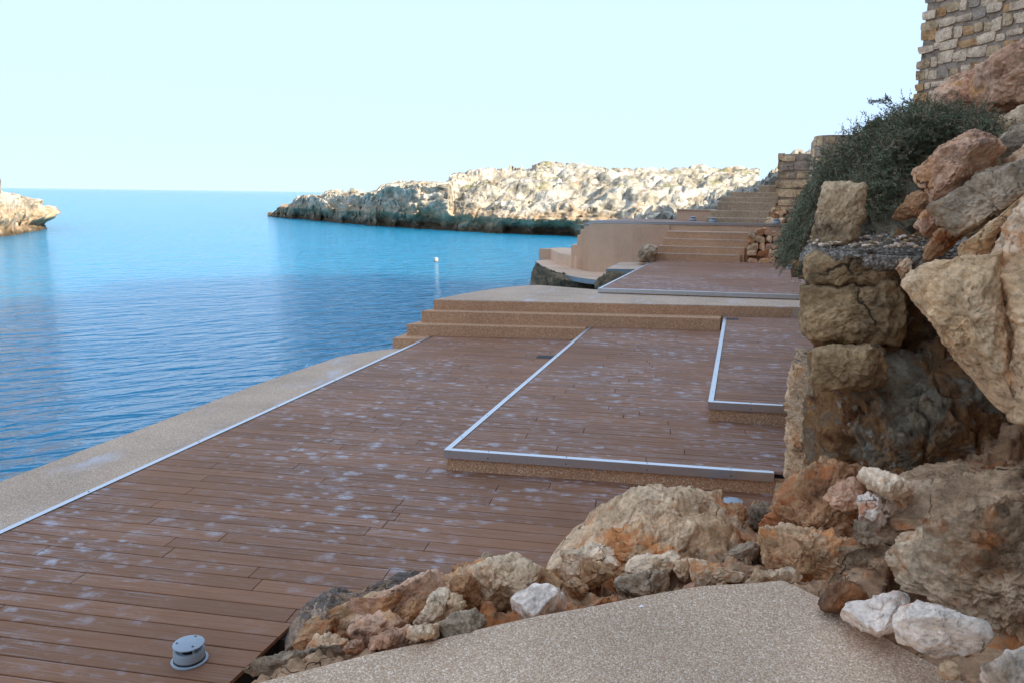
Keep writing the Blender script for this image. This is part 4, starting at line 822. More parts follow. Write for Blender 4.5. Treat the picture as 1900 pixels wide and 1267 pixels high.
# ------------------------------------------------------------------ cliff: one continuous weathered mass
def remesh_union(name, parts, voxel, mat, amp, lump, seed, kind):
    V = []; F = []; off = 0
    for Wd, Fq_, C in parts: V.append(Wd); F.append(Fq_ + off); off += len(Wd)
    V = np.concatenate(V); F = np.concatenate(F)
    me = bpy.data.meshes.new(name + '_src'); me.from_pydata(V.tolist(), [], F.tolist()); me.update()
    o = bpy.data.objects.new(name + '_src', me); COL.objects.link(o)
    md = o.modifiers.new('r', 'REMESH'); md.mode = 'VOXEL'; md.voxel_size = voxel
    dg = bpy.context.evaluated_depsgraph_get(); m2 = bpy.data.meshes.new_from_object(o.evaluated_get(dg)); m2.name = name
    bpy.data.objects.remove(o); bpy.data.meshes.remove(me)
    nvt = len(m2.vertices); co = np.zeros(nvt * 3); m2.vertices.foreach_get('co', co); co = co.reshape(-1, 3)
    nr = np.zeros(nvt * 3); m2.vertices.foreach_get('normal', nr); nr = nr.reshape(-1, 3)
    wp_ = co + 0.12 * np.stack([fbm(co * 2.3, seed + i, 3) for i in range(3)], 1)
    v1, e1_ = facet(wp_ / lump * np.array([1, 1, 1.25]), seed); v2, e2_ = facet(wp_ / (lump * 0.42) + 3, seed + 1); v3, e3_ = facet(co / (lump * 0.17) + 1, seed + 6)
    d = amp * (1.25 * v1 + 0.75 * v2 + 0.4 * v3 + 0.45 * fbm(co * 2.5, seed + 2, 6, 0.6) + 0.3 * ridged(co * np.array([3, 3, 6.0]), seed + 3, 5))
    d -= amp * 0.45 * np.clip(1 - e1_ / 0.07, 0, 1) + amp * 0.2 * np.clip(1 - e2_ / 0.08, 0, 1)
    co = co + nr * d[:, None]
    m2.vertices.foreach_set('co', co.ravel()); m2.materials.clear(); m2.materials.append(mat)
    m2.polygons.foreach_set('use_smooth', np.ones(len(m2.polygons), bool)); m2.update()
    o2 = bpy.data.objects.new(name, m2); COL.objects.link(o2); return tag(o2, kind=kind)
cliff = empty('cliff', (1.0, 5.0, 0.6)); tag(cliff, kind='structure')
kw = dict(nth=240, nph=170, facets=12, sq=0.8, fcut=(0.6, 0.93), fine=1.6)
for mt, pts, y, T, sd, am in (
    ('r_slope', [(1480, 1110), (1560, 1010), (1640, 960), (1700, 890), (1800, 880), (2080, 800), (2120, 1330), (1900, 1290), (1740, 1190), (1580, 1130)], 3.8, 0.5, 71, 0.05),
    ('r_cliff', [(1468, 880), (1480, 720), (1510, 650), (1640, 650), (1740, 650), (1900, 720), (2080, 760), (2080, 1010), (1720, 1010), (1570, 1010), (1480, 960)], 5.3, 0.5, 72, 0.075),
    ('r_cream', [(1455, 880), (1462, 760), (1474, 660), (1486, 590), (1520, 610), (1545, 700), (1560, 800), (1540, 900), (1500, 950), (1458, 930)], 5.95, 0.36, 73, 0.05),
    ('r_cliff', [(1500, 480), (1700, 440), (1840, 250), (2080, 150), (2100, 800), (1700, 720), (1510, 640)], 6.3, 0.5, 74, 0.05),
    ('r_rust', [(1395, 1010), (1450, 900), (1530, 850), (1600, 880), (1650, 1000), (1590, 1110), (1420, 1090)], 4.6, 0.42, 75, 0.07),
    ('r_slope', [(1640, 960), (1680, 880), (1760, 850), (1860, 860), (2050, 820), (2050, 980), (1800, 1010), (1680, 1010)], 4.25, 0.4, 78, 0.06),
    ('r_slope', [(1650, 1030), (1740, 975), (1880, 930), (2060, 930), (2080, 1330), (1960, 1260), (1850, 1200), (1760, 1120), (1690, 1080)], 3.25, 0.3, 79, 0.06),
    ('r_cream', [(1870, 330), (2000, 220), (2150, 200), (2200, 1300), (1960, 1200), (1920, 800)], 4.7, 0.7, 76, 0.05)):
    Wd, F, C = blob(pts, y, T, seed=sd, amp=am, **kw); mesh_obj('cliff_face', Wd, F, M[mt], cliff, smooth=True)

G2 = 'boulders and stones of the cliff'
CL = [
 ('P', [(1496, 478), (1512, 468), (1580, 470), (1640, 478), (1664, 486), (1668, 522), (1650, 532), (1580, 530), (1504, 529), (1494, 516)], 5.66, 0.32, 'r_block', 'dark lichen-covered squared block directly under the pebbly ledge', dict(seed=81, sq=0.36, facets=4, amp=0.04, nth=180, nph=120, fcut=(0.8, 0.97))),
 ('P', [(1489, 540), (1500, 526), (1600, 524), (1665, 520), (1677, 535), (1676, 590), (1674, 624), (1662, 639), (1600, 638), (1510, 632), (1489, 612)], 5.6, 0.33, 'r_block', 'largest squared block of the pillar, pitted and olive brown', dict(seed=80, sq=0.36, facets=4, amp=0.035, nth=180, nph=120, fcut=(0.8, 0.97))),
 ('P', [(1511, 648), (1530, 641), (1620, 644), (1636, 656), (1640, 690), (1632, 712), (1600, 722), (1525, 719), (1511, 700)], 5.1, 0.26, 'r_block', 'smaller squared stone block at the bottom of the pillar', dict(seed=82, sq=0.36, facets=4, amp=0.03, nth=150, nph=100, fcut=(0.8, 0.97))),
 ('E', [(325, 1040), (360, 960), (400, 750), (425, 660), (560, 655), (690, 670), (712, 720), (695, 900), (665, 960), (660, 1060), (645, 1095), (480, 1095), (350, 1095)], 5.85, 0.2, 'r_block2', 'upright leaning pale stone block standing on the pebbly ledge', dict(seed=83, sq=0.36, facets=4, amp=0.025, nth=170, nph=110, fcut=(0.82, 0.97))),
 ('P', [(1676, 530), (1690, 503), (1740, 488), (1854, 474), (1860, 540), (1870, 600), (1880, 680), (1882, 775), (1835, 742), (1800, 692), (1762, 642), (1727, 592), (1700, 562)], 4.3, 0.42, 'r_bould', 'big smooth cream boulder overhanging the dark hollow, left of the crack', dict(seed=84, facets=4, amp=0.022, fcut=(0.82, 0.95), nth=240, nph=150, sq=0.62)),
 ('P', [(1846, 476), (1900, 462), (2030, 480), (2060, 700), (1960, 800), (1905, 790), (1874, 772), (1874, 680), (1864, 600), (1852, 540)], 4.22, 0.45, 'r_bould', 'big cream boulder right of the red crack, cut by the frame', dict(seed=85, facets=4, amp=0.022, fcut=(0.82, 0.95), nth=200, nph=130, sq=0.62)),
 ('P', [(1846, 470), (1850, 440), (1880, 400), (1920, 370), (2040, 340), (2050, 480), (1960, 490), (1900, 480)], 4.25, 0.4, 'r_pale', 'layered white-cream rock above the crack at the right edge', dict(seed=86, facets=10, amp=0.05, nth=150, nph=100, strat=0.008)),
 ('E', [(1065, 560), (1130, 520), (1250, 400), (1380, 320), (1450, 303), (1560, 310), (1620, 340), (1705, 392), (1690, 440), (1600, 530), (1500, 620), (1420, 700), (1300, 770), (1210, 800), (1150, 710), (1080, 650)], 5.0, 0.3, 'r_pink', 'salmon pink boulder with pits lying below the bush', dict(seed=87, facets=6, amp=0.025, fcut=(0.72, 0.95), nth=220, nph=140, sq=0.62)),
 ('E', [(1205, 800), (1420, 680), (1560, 590), (1700, 535), (1843, 492), (1990, 450), (2000, 640), (1800, 780), (1650, 880), (1500, 970), (1350, 1030), (1250, 920)], 4.72, 0.3, 'r_grey', 'dark grey slab slanting under the salmon pink boulder', dict(seed=88, facets=6, amp=0.045, nth=200, nph=120, strat=0.01)),
 ('E', [(1330, 1200), (1400, 1090), (1560, 990), (1700, 860), (1850, 730), (1990, 640), (1990, 800), (1750, 940), (1650, 1020), (1620, 1170), (1450, 1230)], 4.5, 0.25, 'r_bould', 'ochre band of rock under the slanting dark slab', dict(seed=89, facets=6, amp=0.05, nth=180, nph=100)),
 ('E', [(1060, 960), (1100, 870), (1160, 835), (1230, 850), (1260, 920), (1230, 1000), (1130, 1020)], 5.25, 0.14, 'r_pink', 'small pinkish lump at the back of the pebbly ledge', dict(seed=90, amp=0.06)),
 ('E', [(1150, 1100), (1220, 1010), (1330, 930), (1420, 960), (1380, 1040), (1300, 1110), (1180, 1200), (1130, 1190)], 4.95, 0.18, 'r_rust', 'red-brown fractured rock at the right end of the pebbly ledge', dict(seed=91, amp=0.07)),
 ('E', [(890, 900), (1000, 790), (1100, 700), (1200, 790), (1200, 850), (1080, 900), (1000, 925)], 5.7, 0.15, 'r_rust', 'dark brown slab in the shade under the bush', dict(seed=92)),
 ('P', [(1722, 210), (1735, 172), (1790, 140), (1830, 120), (1862, 150), (1866, 205), (1820, 235), (1760, 232)], 8.6, 0.5, 'r_pink', 'reddish rock under the tower directly above the bush', dict(seed=93, amp=0.06, facets=9, nth=150, nph=100)),
 ('P', [(1795, 165), (1812, 128), (1860, 100), (1900, 80), (2010, 40), (2020, 170), (1900, 225), (1850, 230), (1810, 200)], 8.1, 0.6, 'r_pink', 'big fissured pink-brown rock at the tower foot by the right edge', dict(seed=94, amp=0.06, facets=10, nth=180, nph=120)),
 ('P', [(1800, 230), (1850, 225), (1920, 195), (2010, 170), (2020, 260), (1940, 290), (1880, 300), (1830, 270)], 7.2, 0.4, 'r_cream', 'tan broken rock behind the salmon pink boulder at the right edge', dict(seed=95, amp=0.06, facets=9, nth=140, nph=90)),
 ('P', [(1840, 270), (1880, 235), (1960, 215), (2010, 260), (1960, 330), (1870, 330)], 6.2, 0.3, 'r_grey', 'grey flat-topped rock right of the bush', dict(seed=96, amp=0.05, nth=120, nph=80)),
 ('P', [(1860, 330), (1900, 290), (1990, 270), (2000, 350), (1930, 380), (1850, 370)], 5.3, 0.25, 'r_rust', 'knobbly brown rock above the slanting dark slab at the right edge', dict(seed=97, amp=0.08, nth=120, nph=80)),
 ('P', [(1662, 500), (1672, 476), (1690, 478), (1690, 510), (1676, 520)], 5.35, 0.08, 'r_cream', 'small cream stone filling the joint right of the dark block', dict(seed=98, nth=60, nph=40)),
 ('P', [(1636, 680), (1645, 640), (1660, 642), (1665, 690), (1650, 705)], 5.7, 0.12, 'r_grey', 'grey stone wedged right of the smaller squared block', dict(seed=99, nth=70, nph=46)),
]
for z, pts, y, T, mt, lab, kw in CL: rock('rock', lab, z, pts, y, T, mt, G2, **kw)
led = empty('pebbly_ledge', (0.75, 5.9, 1.7)); tag(led, 'ledge of pebbly concrete carrying the upright leaning block', 'ledge')
M['ledge'] = aggregate_mat('ledge_pebbles', [(0.09, 0.085, 0.075), (0.2, 0.18, 0.15), (0.3, 0.27, 0.22), (0.4, 0.37, 0.31), (0.58, 0.55, 0.5)], 42, stain=0.5, bumpd=0.03)
th = np.linspace(0, 2 * np.pi, 260, endpoint=False); al_ = np.linspace(0, np.pi, 130)
pw_ = lambda v, e: np.sign(v) * np.abs(v) ** e
Lx = 0.62 * pw_(np.cos(th), 0.35)[None, :] * (np.sin(al_) ** 0.35)[:, None]; Ly = 0.85 * pw_(np.sin(th), 0.35)[None, :] * (np.sin(al_) ** 0.35)[:, None]; Lz = np.repeat(0.065 * pw_(np.cos(al_), 0.35)[:, None], 260, 1)
Wd = np.stack([Lx + 1.09 + 0.1 * Ly, Ly + 6.22, Lz + 1.995 + 0.05 * (Ly + 0.85) + 0.03 * Lx], 2).reshape(-1, 3)
v1, e1_ = facet(Wd * 26, 5, 0.5); v2, e2_ = facet(Wd * 9, 6); dd = 0.016 * v1 + 0.03 * v2 + 0.03 * fbm(Wd * 3, 7, 4)
Nn = np.stack([Lx / 0.62, Ly / 0.85, Lz / 0.065], 2).reshape(-1, 3) ** 3; Nn /= np.linalg.norm(Nn, axis=1)[:, None] + 1e-6; Wd = Wd + Nn * dd[:, None]
ix = np.arange(130 * 260).reshape(130, 260); i2 = np.roll(ix, -1, 1); F = np.stack([ix[:-1], i2[:-1], i2[1:], ix[1:]], 2).reshape(-1, 4)
lo = mesh_obj('ledge_slab', Wd, F, M['ledge'], led, smooth=True)
pm = []
for v in range(5):
    bm = bmesh.new(); bmesh.ops.create_icosphere(bm, subdivisions=1, radius=1.0)
    for q in bm.verts: q.co *= random.uniform(0.75, 1.15); q.co.z *= 0.6
    me = bpy.data.meshes.new('pebble'); bm.to_mesh(me); bm.free(); me.materials.append(M[('r_pale', 'r_grey', 'r_cream', 'r_white', 'r_grey')[v]]); pm.append(me)
for i in range(130):
    px = random.uniform(1500, 1715); py = random.uniform(424 + (1715 - px) * 0.08, 470); yy = 5.45 + (470 - py) * 0.018
    p = at_y(px, py, yy); o = bpy.data.objects.new('pebble', random.choice(pm)); s = random.uniform(0.008, 0.024)
    o.scale = (s * random.uniform(0.8, 1.6), s, s); o.rotation_euler = (random.uniform(-.4, .4), random.uniform(-.4, .4), random.uniform(0, 6)); o.location = Vector((p[0], p[1], 2.075 + 0.008 * random.random() + 0.05 * (yy - 5.3))) - parent_world(led) ; link(o, led)

# ------------------------------------------------------------------ masonry
def stone_variants(k, jit=0.14, seed=5):
    r = random.Random(seed); out = []
    for v in range(k):
        bm = bmesh.new(); bmesh.ops.create_cube(bm, size=1.0); bmesh.ops.subdivide_edges(bm, edges=list(bm.edges), cuts=2, use_grid_fill=True)
        cj = [Vector((r.uniform(-jit, jit), r.uniform(-0.04, 0.04), r.uniform(-jit, jit))) for _ in range(8)]
        for q in bm.verts:
            c = q.co.copy(); u, w_ = c.x + 0.5, c.z + 0.5
            d = (cj[0] * (1 - u) * (1 - w_) + cj[1] * u * (1 - w_) + cj[2] * (1 - u) * w_ + cj[3] * u * w_)
            m_ = max(abs(c.x), abs(c.z)) * 2
            q.co = c + d; q.co.y *= 1 - 0.16 * max(0, (m_ - 0.5)) ; q.co.x *= 1 - 0.07 * (abs(c.z) * 2) ** 3; q.co.z *= 1 - 0.09 * (abs(c.x) * 2) ** 3
            q.co += Vector([r.uniform(-0.022, 0.022) for _ in range(3)])
        me = bpy.data.meshes.new('stone'); bm.to_mesh(me); bm.free(); out.append(me)
    return out
def with_mats(ms, mats):
    out = []
    for i, mt in enumerate(mats):
        for me in ms:
            c = me.copy(); c.materials.append(M[mt]); out.append(c)
    return out
SV = stone_variants(7); SV_pale = with_mats(SV, ['stone0', 'stone0', 'stone0', 'stone1', 'stone2', 'stone0', 'stone3'])
SV_block = with_mats(stone_variants(5, 0.05, 9), ['r_block2', 'stone2', 'r_block2'])
def lay_stones(parent, origin, du, s0, s1, z0, z1, rh, wmin, wmax, variants, seed, depth=0.16, keep=None, gap=0.018, wob=0.02):
    """courses of single stones on a wall face: origin + du*s, heights z"""
    r = random.Random(seed); du = Vector(du).normalized(); nf = Vector((du.y, -du.x, 0)); z = z0; rot = math.atan2(du.y, du.x); cnt = 0
    while z < z1:
        h = rh * r.uniform(0.8, 1.25); s = s0 + r.uniform(0, 0.02)
        while s < s1:
            wd = r.uniform(wmin, wmax)
            if r.random() < 0.16: wd *= 0.55
            if s + wd > s1 + wmin: break
            hh = h * r.uniform(0.7, 1.04)
            if keep is None or keep(s + wd / 2, z + h / 2, r):
                o = bpy.data.objects.new('stone', r.choice(variants)); c = Vector(origin) + du * (s + wd / 2) + nf * r.uniform(-0.005, 0.02)
                o.location = Vector((c.x, c.y, z + hh / 2 + r.uniform(-wob, wob) * 0.5)) - parent_world(parent)
                o.scale = (wd - gap, depth * 1.0, hh - gap); o.rotation_euler = (0, r.uniform(-0.06, 0.06), rot); link(o, parent); cnt += 1
            s += wd
        z += h
    return cnt

# tower above the cliff; goes on upwards and round out of frame
TW = at_y(1700, 195, 13.0); td = Vector((0.63, -0.78, 0)).normalized(); tn = Vector((td.y, -td.x, 0))
tower = empty('stone_tower', (TW[0], TW[1], 3.2)); tag(tower, 'tall rubble stone tower rising above the cliff at the upper right', 'tower')
o0 = Vector((TW[0], TW[1], 0)); 
def tpt(s, o): q = o0 + td * s - tn * o; return (q.x, q.y)
bt = 0.085
def tower_wall(name, s0, s1, z0, z1, o, mat):
    b0, b1 = bt * (z0 - 3.2) * 0.25, bt * (z1 - 3.2) * 0.25
    V = [(*tpt(s0 + b0, o), z0), (*tpt(s1, o), z0), (*tpt(s1, o + 11), z0), (*tpt(s0 + b0, o + 11), z0), (*tpt(s0 + b1, o), z1), (*tpt(s1, o), z1), (*tpt(s1, o + 11), z1), (*tpt(s0 + b1, o + 11), z1)]
    return mesh_obj(name, V, [(0, 1, 5, 4), (1, 2, 6, 5), (2, 3, 7, 6), (3, 0, 4, 7), (4, 5, 6, 7), (3, 2, 1, 0)], mat, tower)
tower_wall('wall_core', 0.03, 12.0, 1.0, 13.5, -0.062, M['mortar'])
M['tower_render'] = rock_mat('tower_render', (0.36, 0.32, 0.28), (0.29, 0.26, 0.225), (0.2, 0.175, 0.15), rust_t=0.72, lich_t=0.72, seed=23, crack=0.5, bumpd=0.012, sc_=2)
ZR = 5.12
def keep_t(s, z, r): return z < ZR + 0.22 * s + r.uniform(-0.08, 0.08)
lay_stones(tower, o0 + Vector((0, 0, 0)), td, 0.0, 3.9, 3.05, 6.2, 0.168, 0.11, 0.29, SV_pale, 31, 0.17, keep_t, gap=0.024, wob=0.05)
# corner stones returning on the left flank
lay_stones(tower, o0, -tn, 0.1, 0.7, 3.05, ZR, 0.17, 0.22, 0.28, SV_pale, 32, 0.12)
for i in range(26):
    s = random.uniform(0.15, 3.2); z = random.uniform(ZR + 0.15 + 0.22 * s, ZR + 1.0 + 0.2 * s); o = bpy.data.objects.new('stone', random.choice(SV_pale[-7:]))
    c = o0 + td * s; o.location = Vector((c.x, c.y, z)) - parent_world(tower); o.scale = (random.uniform(0.04, 0.08), 0.1, random.uniform(0.03, 0.06)); o.rotation_euler = (0, random.uniform(-.5, .5), math.atan2(td.y, td.x)); link(o, tower)

# weathered ashlar walls by the old stairs
bw = empty('block_wall', (1.3, 24.6, 1.7)); tag(bw, 'low grey wall of weathered squared blocks at the top of the old stairs', 'wall')
p0 = at_y(1446, 345, 24.6); p1 = at_y(1530, 345, 24.3); zt = at_y(1446, 283, 24.6)[2]; du = Vector((p1[0] - p0[0], p1[1] - p0[1], 0))
prism('wall_core', [(p0[0] + 0.04, p0[1] - 0.07), (p1[0], p1[1] - 0.07), (p1[0], p1[1] + 0.5), (p0[0] + 0.04, p0[1] + 0.6)], 1.4, zt - 0.06, M['mortar'], bw)
lay_stones(bw, (p0[0], p0[1], 0), du, 0, du.length, 1.45, zt - 0.1, 0.235, 0.3, 0.55, SV_block, 33, 0.22, gap=0.012)
lay_stones(bw, (p0[0], p0[1] + 0.1, 0), (0.1, 1, 0), 0.0, 0.5, 1.45, zt - 0.1, 0.235, 0.2, 0.3, SV_block, 34, 0.2, gap=0.012)
rw2 = empty('round_corner_wall', (2.0, 21.0, 2.0)); tag(rw2, 'taller block wall with rounded end behind the bush', 'wall')
q0 = at_y(1514, 300, 21.5); zt2 = at_y(1514, 250, 21.5)[2]
arc = []
for i in range(7):
    a = math.pi - i * math.pi / 2 / 6; arc.append((q0[0] + 0.4 + 0.4 * math.cos(a), q0[1] + 0.45 - 0.45 * math.sin(a)))
arc.append((q0[0] + 3.0, arc[-1][1] + 0.15))
prism('wall_core', [(q0[0] + 0.06, q0[1] + 3)] + [(x - 0.03, y - 0.05) for x, y in arc] + [(q0[0] + 3, q0[1] + 3)], 1.2, zt2 - 0.02, M['mortar'], rw2)
for i in range(len(arc) - 1):
    a, b = Vector((*arc[i], 0)), Vector((*arc[i + 1], 0)); L = (b - a).length
    if L < 0.3:
        if i % 2 == 0: lay_stones(rw2, a, Vector((*arc[min(i + 2, 6)], 0)) - a, 0, 0.2, 1.5, zt2 - 0.12, 0.25, 0.2, 0.23, SV_block, 40 + i, 0.16, gap=0.008)
    else: lay_stones(rw2, a, b - a, 0, L, 1.5, zt2 - 0.12, 0.25, 0.28, 0.5, SV_block, 50, 0.2, gap=0.012)

# rubble retaining wall right of the aggregate stairs
rb = empty('rubble_wall', (0.8, 21.9, L4)); tag(rb, 'dry rubble wall of brown and cream stones right of the aggregate stairs', 'wall')
a = Vector((0.12, 22.35, 0)); b = Vector((2.4, 22.75, 0))
prism('wall_core', [(a.x, a.y + 0.12), (b.x, b.y + 0.12), (b.x, b.y + 0.5), (a.x, a.y + 0.5)], L4 - 0.05, L5 - 0.2, M['r_rust'], rb)
SV_rub = with_mats(stone_variants(6, 0.22, 14), ['r_cream', 'r_rust', 'r_grey', 'r_pink', 'stone1'])
lay_stones(rb, a, b - a, 0, (b - a).length, L4 - 0.03, L5 - 0.22, 0.17, 0.14, 0.34, SV_rub, 61, 0.3, gap=0.0, wob=0.08)
# loose rubble beside the old stairs
rz = random.Random(4)
rub = empty('stair_rubble', (1.2, 23.8, L5)); tag(rub, 'heap of cream and rust rubble right of the old stone stairs', 'rubble')
for i in range(46):
    px = rz.uniform(1428, 1500); py = rz.uniform(max(350, 412 - (px - 1425) * 1.6), 412); p = at_y(px, py, 23.9 + (412 - py) * 0.03)
    o = bpy.data.objects.new('stone', rz.choice(SV_rub)); s = rz.uniform(0.12, 0.3); o.scale = (s * 1.2, s, s * 0.8); o.rotation_euler = (rz.uniform(-.6, .6), rz.uniform(-.6, .6), rz.uniform(0, 6)); o.location = Vector(p) - parent_world(rub); link(o, rub)
hill = [blob([(1425, 425), (1450, 395), (1500, 340), (1560, 300), (1800, 260), (1800, 470), (1560, 480), (1440, 470)], 25.3, 1.2, seed=111, nth=80, nph=50),
        blob([(1560, 300), (1700, 215), (1900, 190), (2100, 180), (2100, 420), (1700, 460), (1580, 440)], 12.8, 1.6, seed=112, nth=80, nph=50),
        blob([(1490, 440), (1560, 360), (1680, 260), (1900, 220), (2100, 200), (2100, 460), (1700, 480), (1510, 520)], 8.2, 0.9, seed=113, nth=80, nph=50),
        blob([(1500, 500), (1530, 420), (1700, 380), (1900, 300), (1900, 520), (1600, 560)], 7.0, 0.6, seed=114, nth=80, nph=50)]
remesh_union('hillside', hill, 0.05, M['r_cliff'], 0.14, 0.5, 115, 'structure')
lr = rock('rock', 'pitted grey rock built into the curved wall beside the stairs', 'P', [(1181, 486), (1184, 468), (1192, 457), (1207, 454), (1220, 458), (1218, 488)], 21.5, 0.35, 'r_grey', 'shore rocks under the terraces', seed=120, amp=0.06)
for i, (lab, pts, y, T) in enumerate([
    ('dark weedy rock face under the curved terrace at the waterline', [(978, 535), (985, 512), (996, 492), (1020, 506), (1062, 518), (1110, 526), (1112, 545), (1060, 556), (1000, 552)], 21.6, 1.0),
    ('dark shore rock between curved terrace and landing deck', [(1098, 535), (1112, 516), (1130, 508), (1180, 508), (1180, 540), (1110, 548)], 18.8, 0.8)]):
    rock('rock', lab, 'P', pts, y, T, 'r_sea', 'shore rocks under the terraces', seed=121 + i, amp=0.07, nth=150, nph=90)

# high cliff face beyond the right frame edge and behind the viewer: it shades the whole platform
def high_cliff():
    pts = [(4.6, 10.2), (3.3, 7.2), (2.7, 4.6), (3.2, 2.2), (4.6, -1), (6.2, -5), (6.0, -10), (2.5, -14), (0, -15)]
    nrm_ = [(1, 0.4), (1, 0.1), (1, 0), (1, 0), (1, 0), (1, 0), (1, -0.4), (0.3, -1), (0.1, -1)]
    prof = [[(0.0, -1.2), (0.05, 1.2), (0.3, 3.5), (0.7, 7), (1.1, 11), (1.9, 14.5), (6, 15.2), (10, -1)] for _ in pts]
    return coast('high_cliff', pts, nrm_, prof, 160, 60, M['coast'], amp=0.3, lump=1.1, under=0.0, seed=21)
tag(high_cliff(), kind='structure')

pts = [(5.6, 16.5), (6.2, 20), (6.7, 23), (7.2, 25.6), (9.5, 27.5), (13, 28)]  # unseen mass added behind the tower to keep sun off the far stairs
tag(coast('unseen_shade_bluff', pts, [(1, -0.2), (1, 0), (1, -0.1), (1, -0.4), (0.6, -1), (0.2, -1)], [[(0, 0), (0.2, 2.5), (0.5, 5), (1.0, 7), (2.0, 8.5), (6, 9), (9, 0)] for _ in pts], 90, 50, M['coast'], amp=0.35, lump=1.2, under=0, seed=25), kind='structure')

# ------------------------------------------------------------------ bush hanging over the ledge
def bush():
    poly = np.array(zc('E', [(110, 1120), (150, 960), (250, 760), (330, 600), (480, 440), (600, 350), (740, 275), (870, 215), (960, 180), (1060, 110), (1180, 150), (1300, 130), (1500, 170), (1640, 260), (1740, 340), (1620, 330), (1450, 300), (1300, 370), (1180, 480), (1080, 590), (1080, 700), (950, 850), (760, 930), (690, 820), (560, 700), (430, 660), (400, 730), (340, 960), (240, 1120), (160, 1210)]))
    def inside(px, py):
        c = False; n_ = len(poly); j = n_ - 1
        for i in range(n_):
            if ((poly[i][1] > py) != (poly[j][1] > py)) and (px < (poly[j][0] - poly[i][0]) * (py - poly[i][1]) / (poly[j][1] - poly[i][1]) + poly[i][0]): c = not c
            j = i
        return c
    r = random.Random(3); root = empty('hanging_bush', tuple(at_y(1600, 400, 7.0))); tag(root, 'dense dark green-grey bush spilling over the ledge and block wall', 'bush')
    mats = []
    for nm, ca, cb in (('leaf_green', (0.125, 0.14, 0.075), (0.26, 0.26, 0.15)), ('leaf_straw', (0.3, 0.21, 0.12), (0.46, 0.35, 0.22)), ('twig', (0.11, 0.08, 0.055), (0.2, 0.15, 0.1))):
        k = NT(nm); c = k.mix(k.noise(k.pos, 5.0, 5, 0.6), ca, cb); k.bs(Base_Color=c, Roughness=0.75, Specular_IOR_Level=0.3); mats.append(k.m)
    data = [([], []), ([], []), ([], [])]
    x0, y0 = poly.min(0); x1, y1 = poly.max(0)
    def leaf(k, p, d, L, wd):
        V, F = data[k]; sd = d.cross(Vector((r.gauss(0, 1), r.gauss(0, 1), r.gauss(0, 1))))
        if sd.length < 1e-4: return
        sd = sd.normalized() * wd; i = len(V)
        V.extend([tuple(p - sd * 0.4), tuple(p + d * L * 0.5 - sd), tuple(p + d * L), tuple(p + d * L * 0.5 + sd)]); F.append((i, i + 1, i + 2, i + 3))
    def sprig(p, d, L, k, nl, sag):
        q = p.copy(); d = d.copy(); st = L / nl
        for j in range(nl):
            d = (d + Vector((r.gauss(0, .12), r.gauss(0, .12), r.gauss(0, .12) - sag))).normalized(); q2 = q + d * st
            if j % 2 == 0: leaf(2, q, d, st * 2.2, 0.0018)
            for _ in range(3 if k == 0 else 2):
                ld = (d * 0.9 + Vector((r.gauss(0, .6), r.gauss(0, .6), r.gauss(0, .6)))).normalized()
                leaf(k, q, ld, r.uniform(0.018, 0.034), r.uniform(0.0022, 0.0042))
            q = q2
    cnt = 0
    while cnt < 4600:
        px, py = r.uniform(x0, x1), r.uniform(y0, y1)
        if not inside(px, py): continue
        tail = max(0.0, min(1.0, (1540 - px) / 60.0))
        if tail > 0.3 and r.random() < 0.35: continue
        yc = 7.4 - 0.9 * max(0, (py - 300) / 150) * (1 - tail) + 0.15 * tail
        yy = yc + r.gauss(0, 0.28) - 0.25 * math.sin(px * 0.045 + py * 0.03) - 0.16 * math.sin(px * 0.11 - py * 0.08)
        p = Vector(at_y(px, py, yy)); cl_ = math.sin(px * 0.07 + 2) * math.sin(py * 0.09) 
        if tail > 0.3: d = Vector((-0.45 + r.gauss(0, .25), r.gauss(-0.2, .3), -0.8 + r.gauss(0, .25)))
        else: d = Vector((-0.25 + r.gauss(0, .6), -0.45 + r.gauss(0, .45), 0.45 + r.gauss(0, .45)))
        straw = r.random() < (0.24 + 0.16 * cl_ if tail < 0.3 else 0.08)
        sprig(p, d.normalized(), r.uniform(0.09, 0.2), 1 if straw else 0, 9, 0.06); cnt += 1
    # long bare shoots: over the top and trailing down on the left
    for (a, b, kk) in (((1660, 215), (1612, 196), 1), ((1665, 215), (1640, 190), 1), ((1660, 222), (1600, 247), 1), ((1640, 235), (1595, 250), 0), ((1500, 470), (1440, 500), 0), ((1492, 490), (1460, 540), 0), ((1500, 480), (1435, 505), 0), ((1490, 500), (1470, 545), 0), ((1505, 470), (1480, 530), 0)):
        A = Vector(at_y(*a, 7.0)); B = Vector(at_y(*b, 6.9)); nseg = 16
        for j in range(nseg):
            t = j / nseg; p = A.lerp(B, t) + Vector((0, 0, 0.06 * math.sin(math.pi * t))); d = (B - A).normalized(); leaf(2, p, d, (B - A).length / nseg * 1.4, 0.003)
            if kk and j > 5: sprig(p, (d + Vector((r.gauss(0, .4), r.gauss(0, .4), r.gauss(0, .4)))).normalized(), 0.05, 0, 4, 0.0)
            if not kk and j < 9: sprig(p, (d + Vector((r.gauss(0, .3), r.gauss(0, .3), r.gauss(0, .3)))).normalized(), 0.06, 0, 5, 0.03)
    for (V, F), nm, mt in zip(data, ('foliage', 'dry_foliage', 'twigs'), mats):
        o = mesh_obj(nm, V, F, mt, root)
bush()

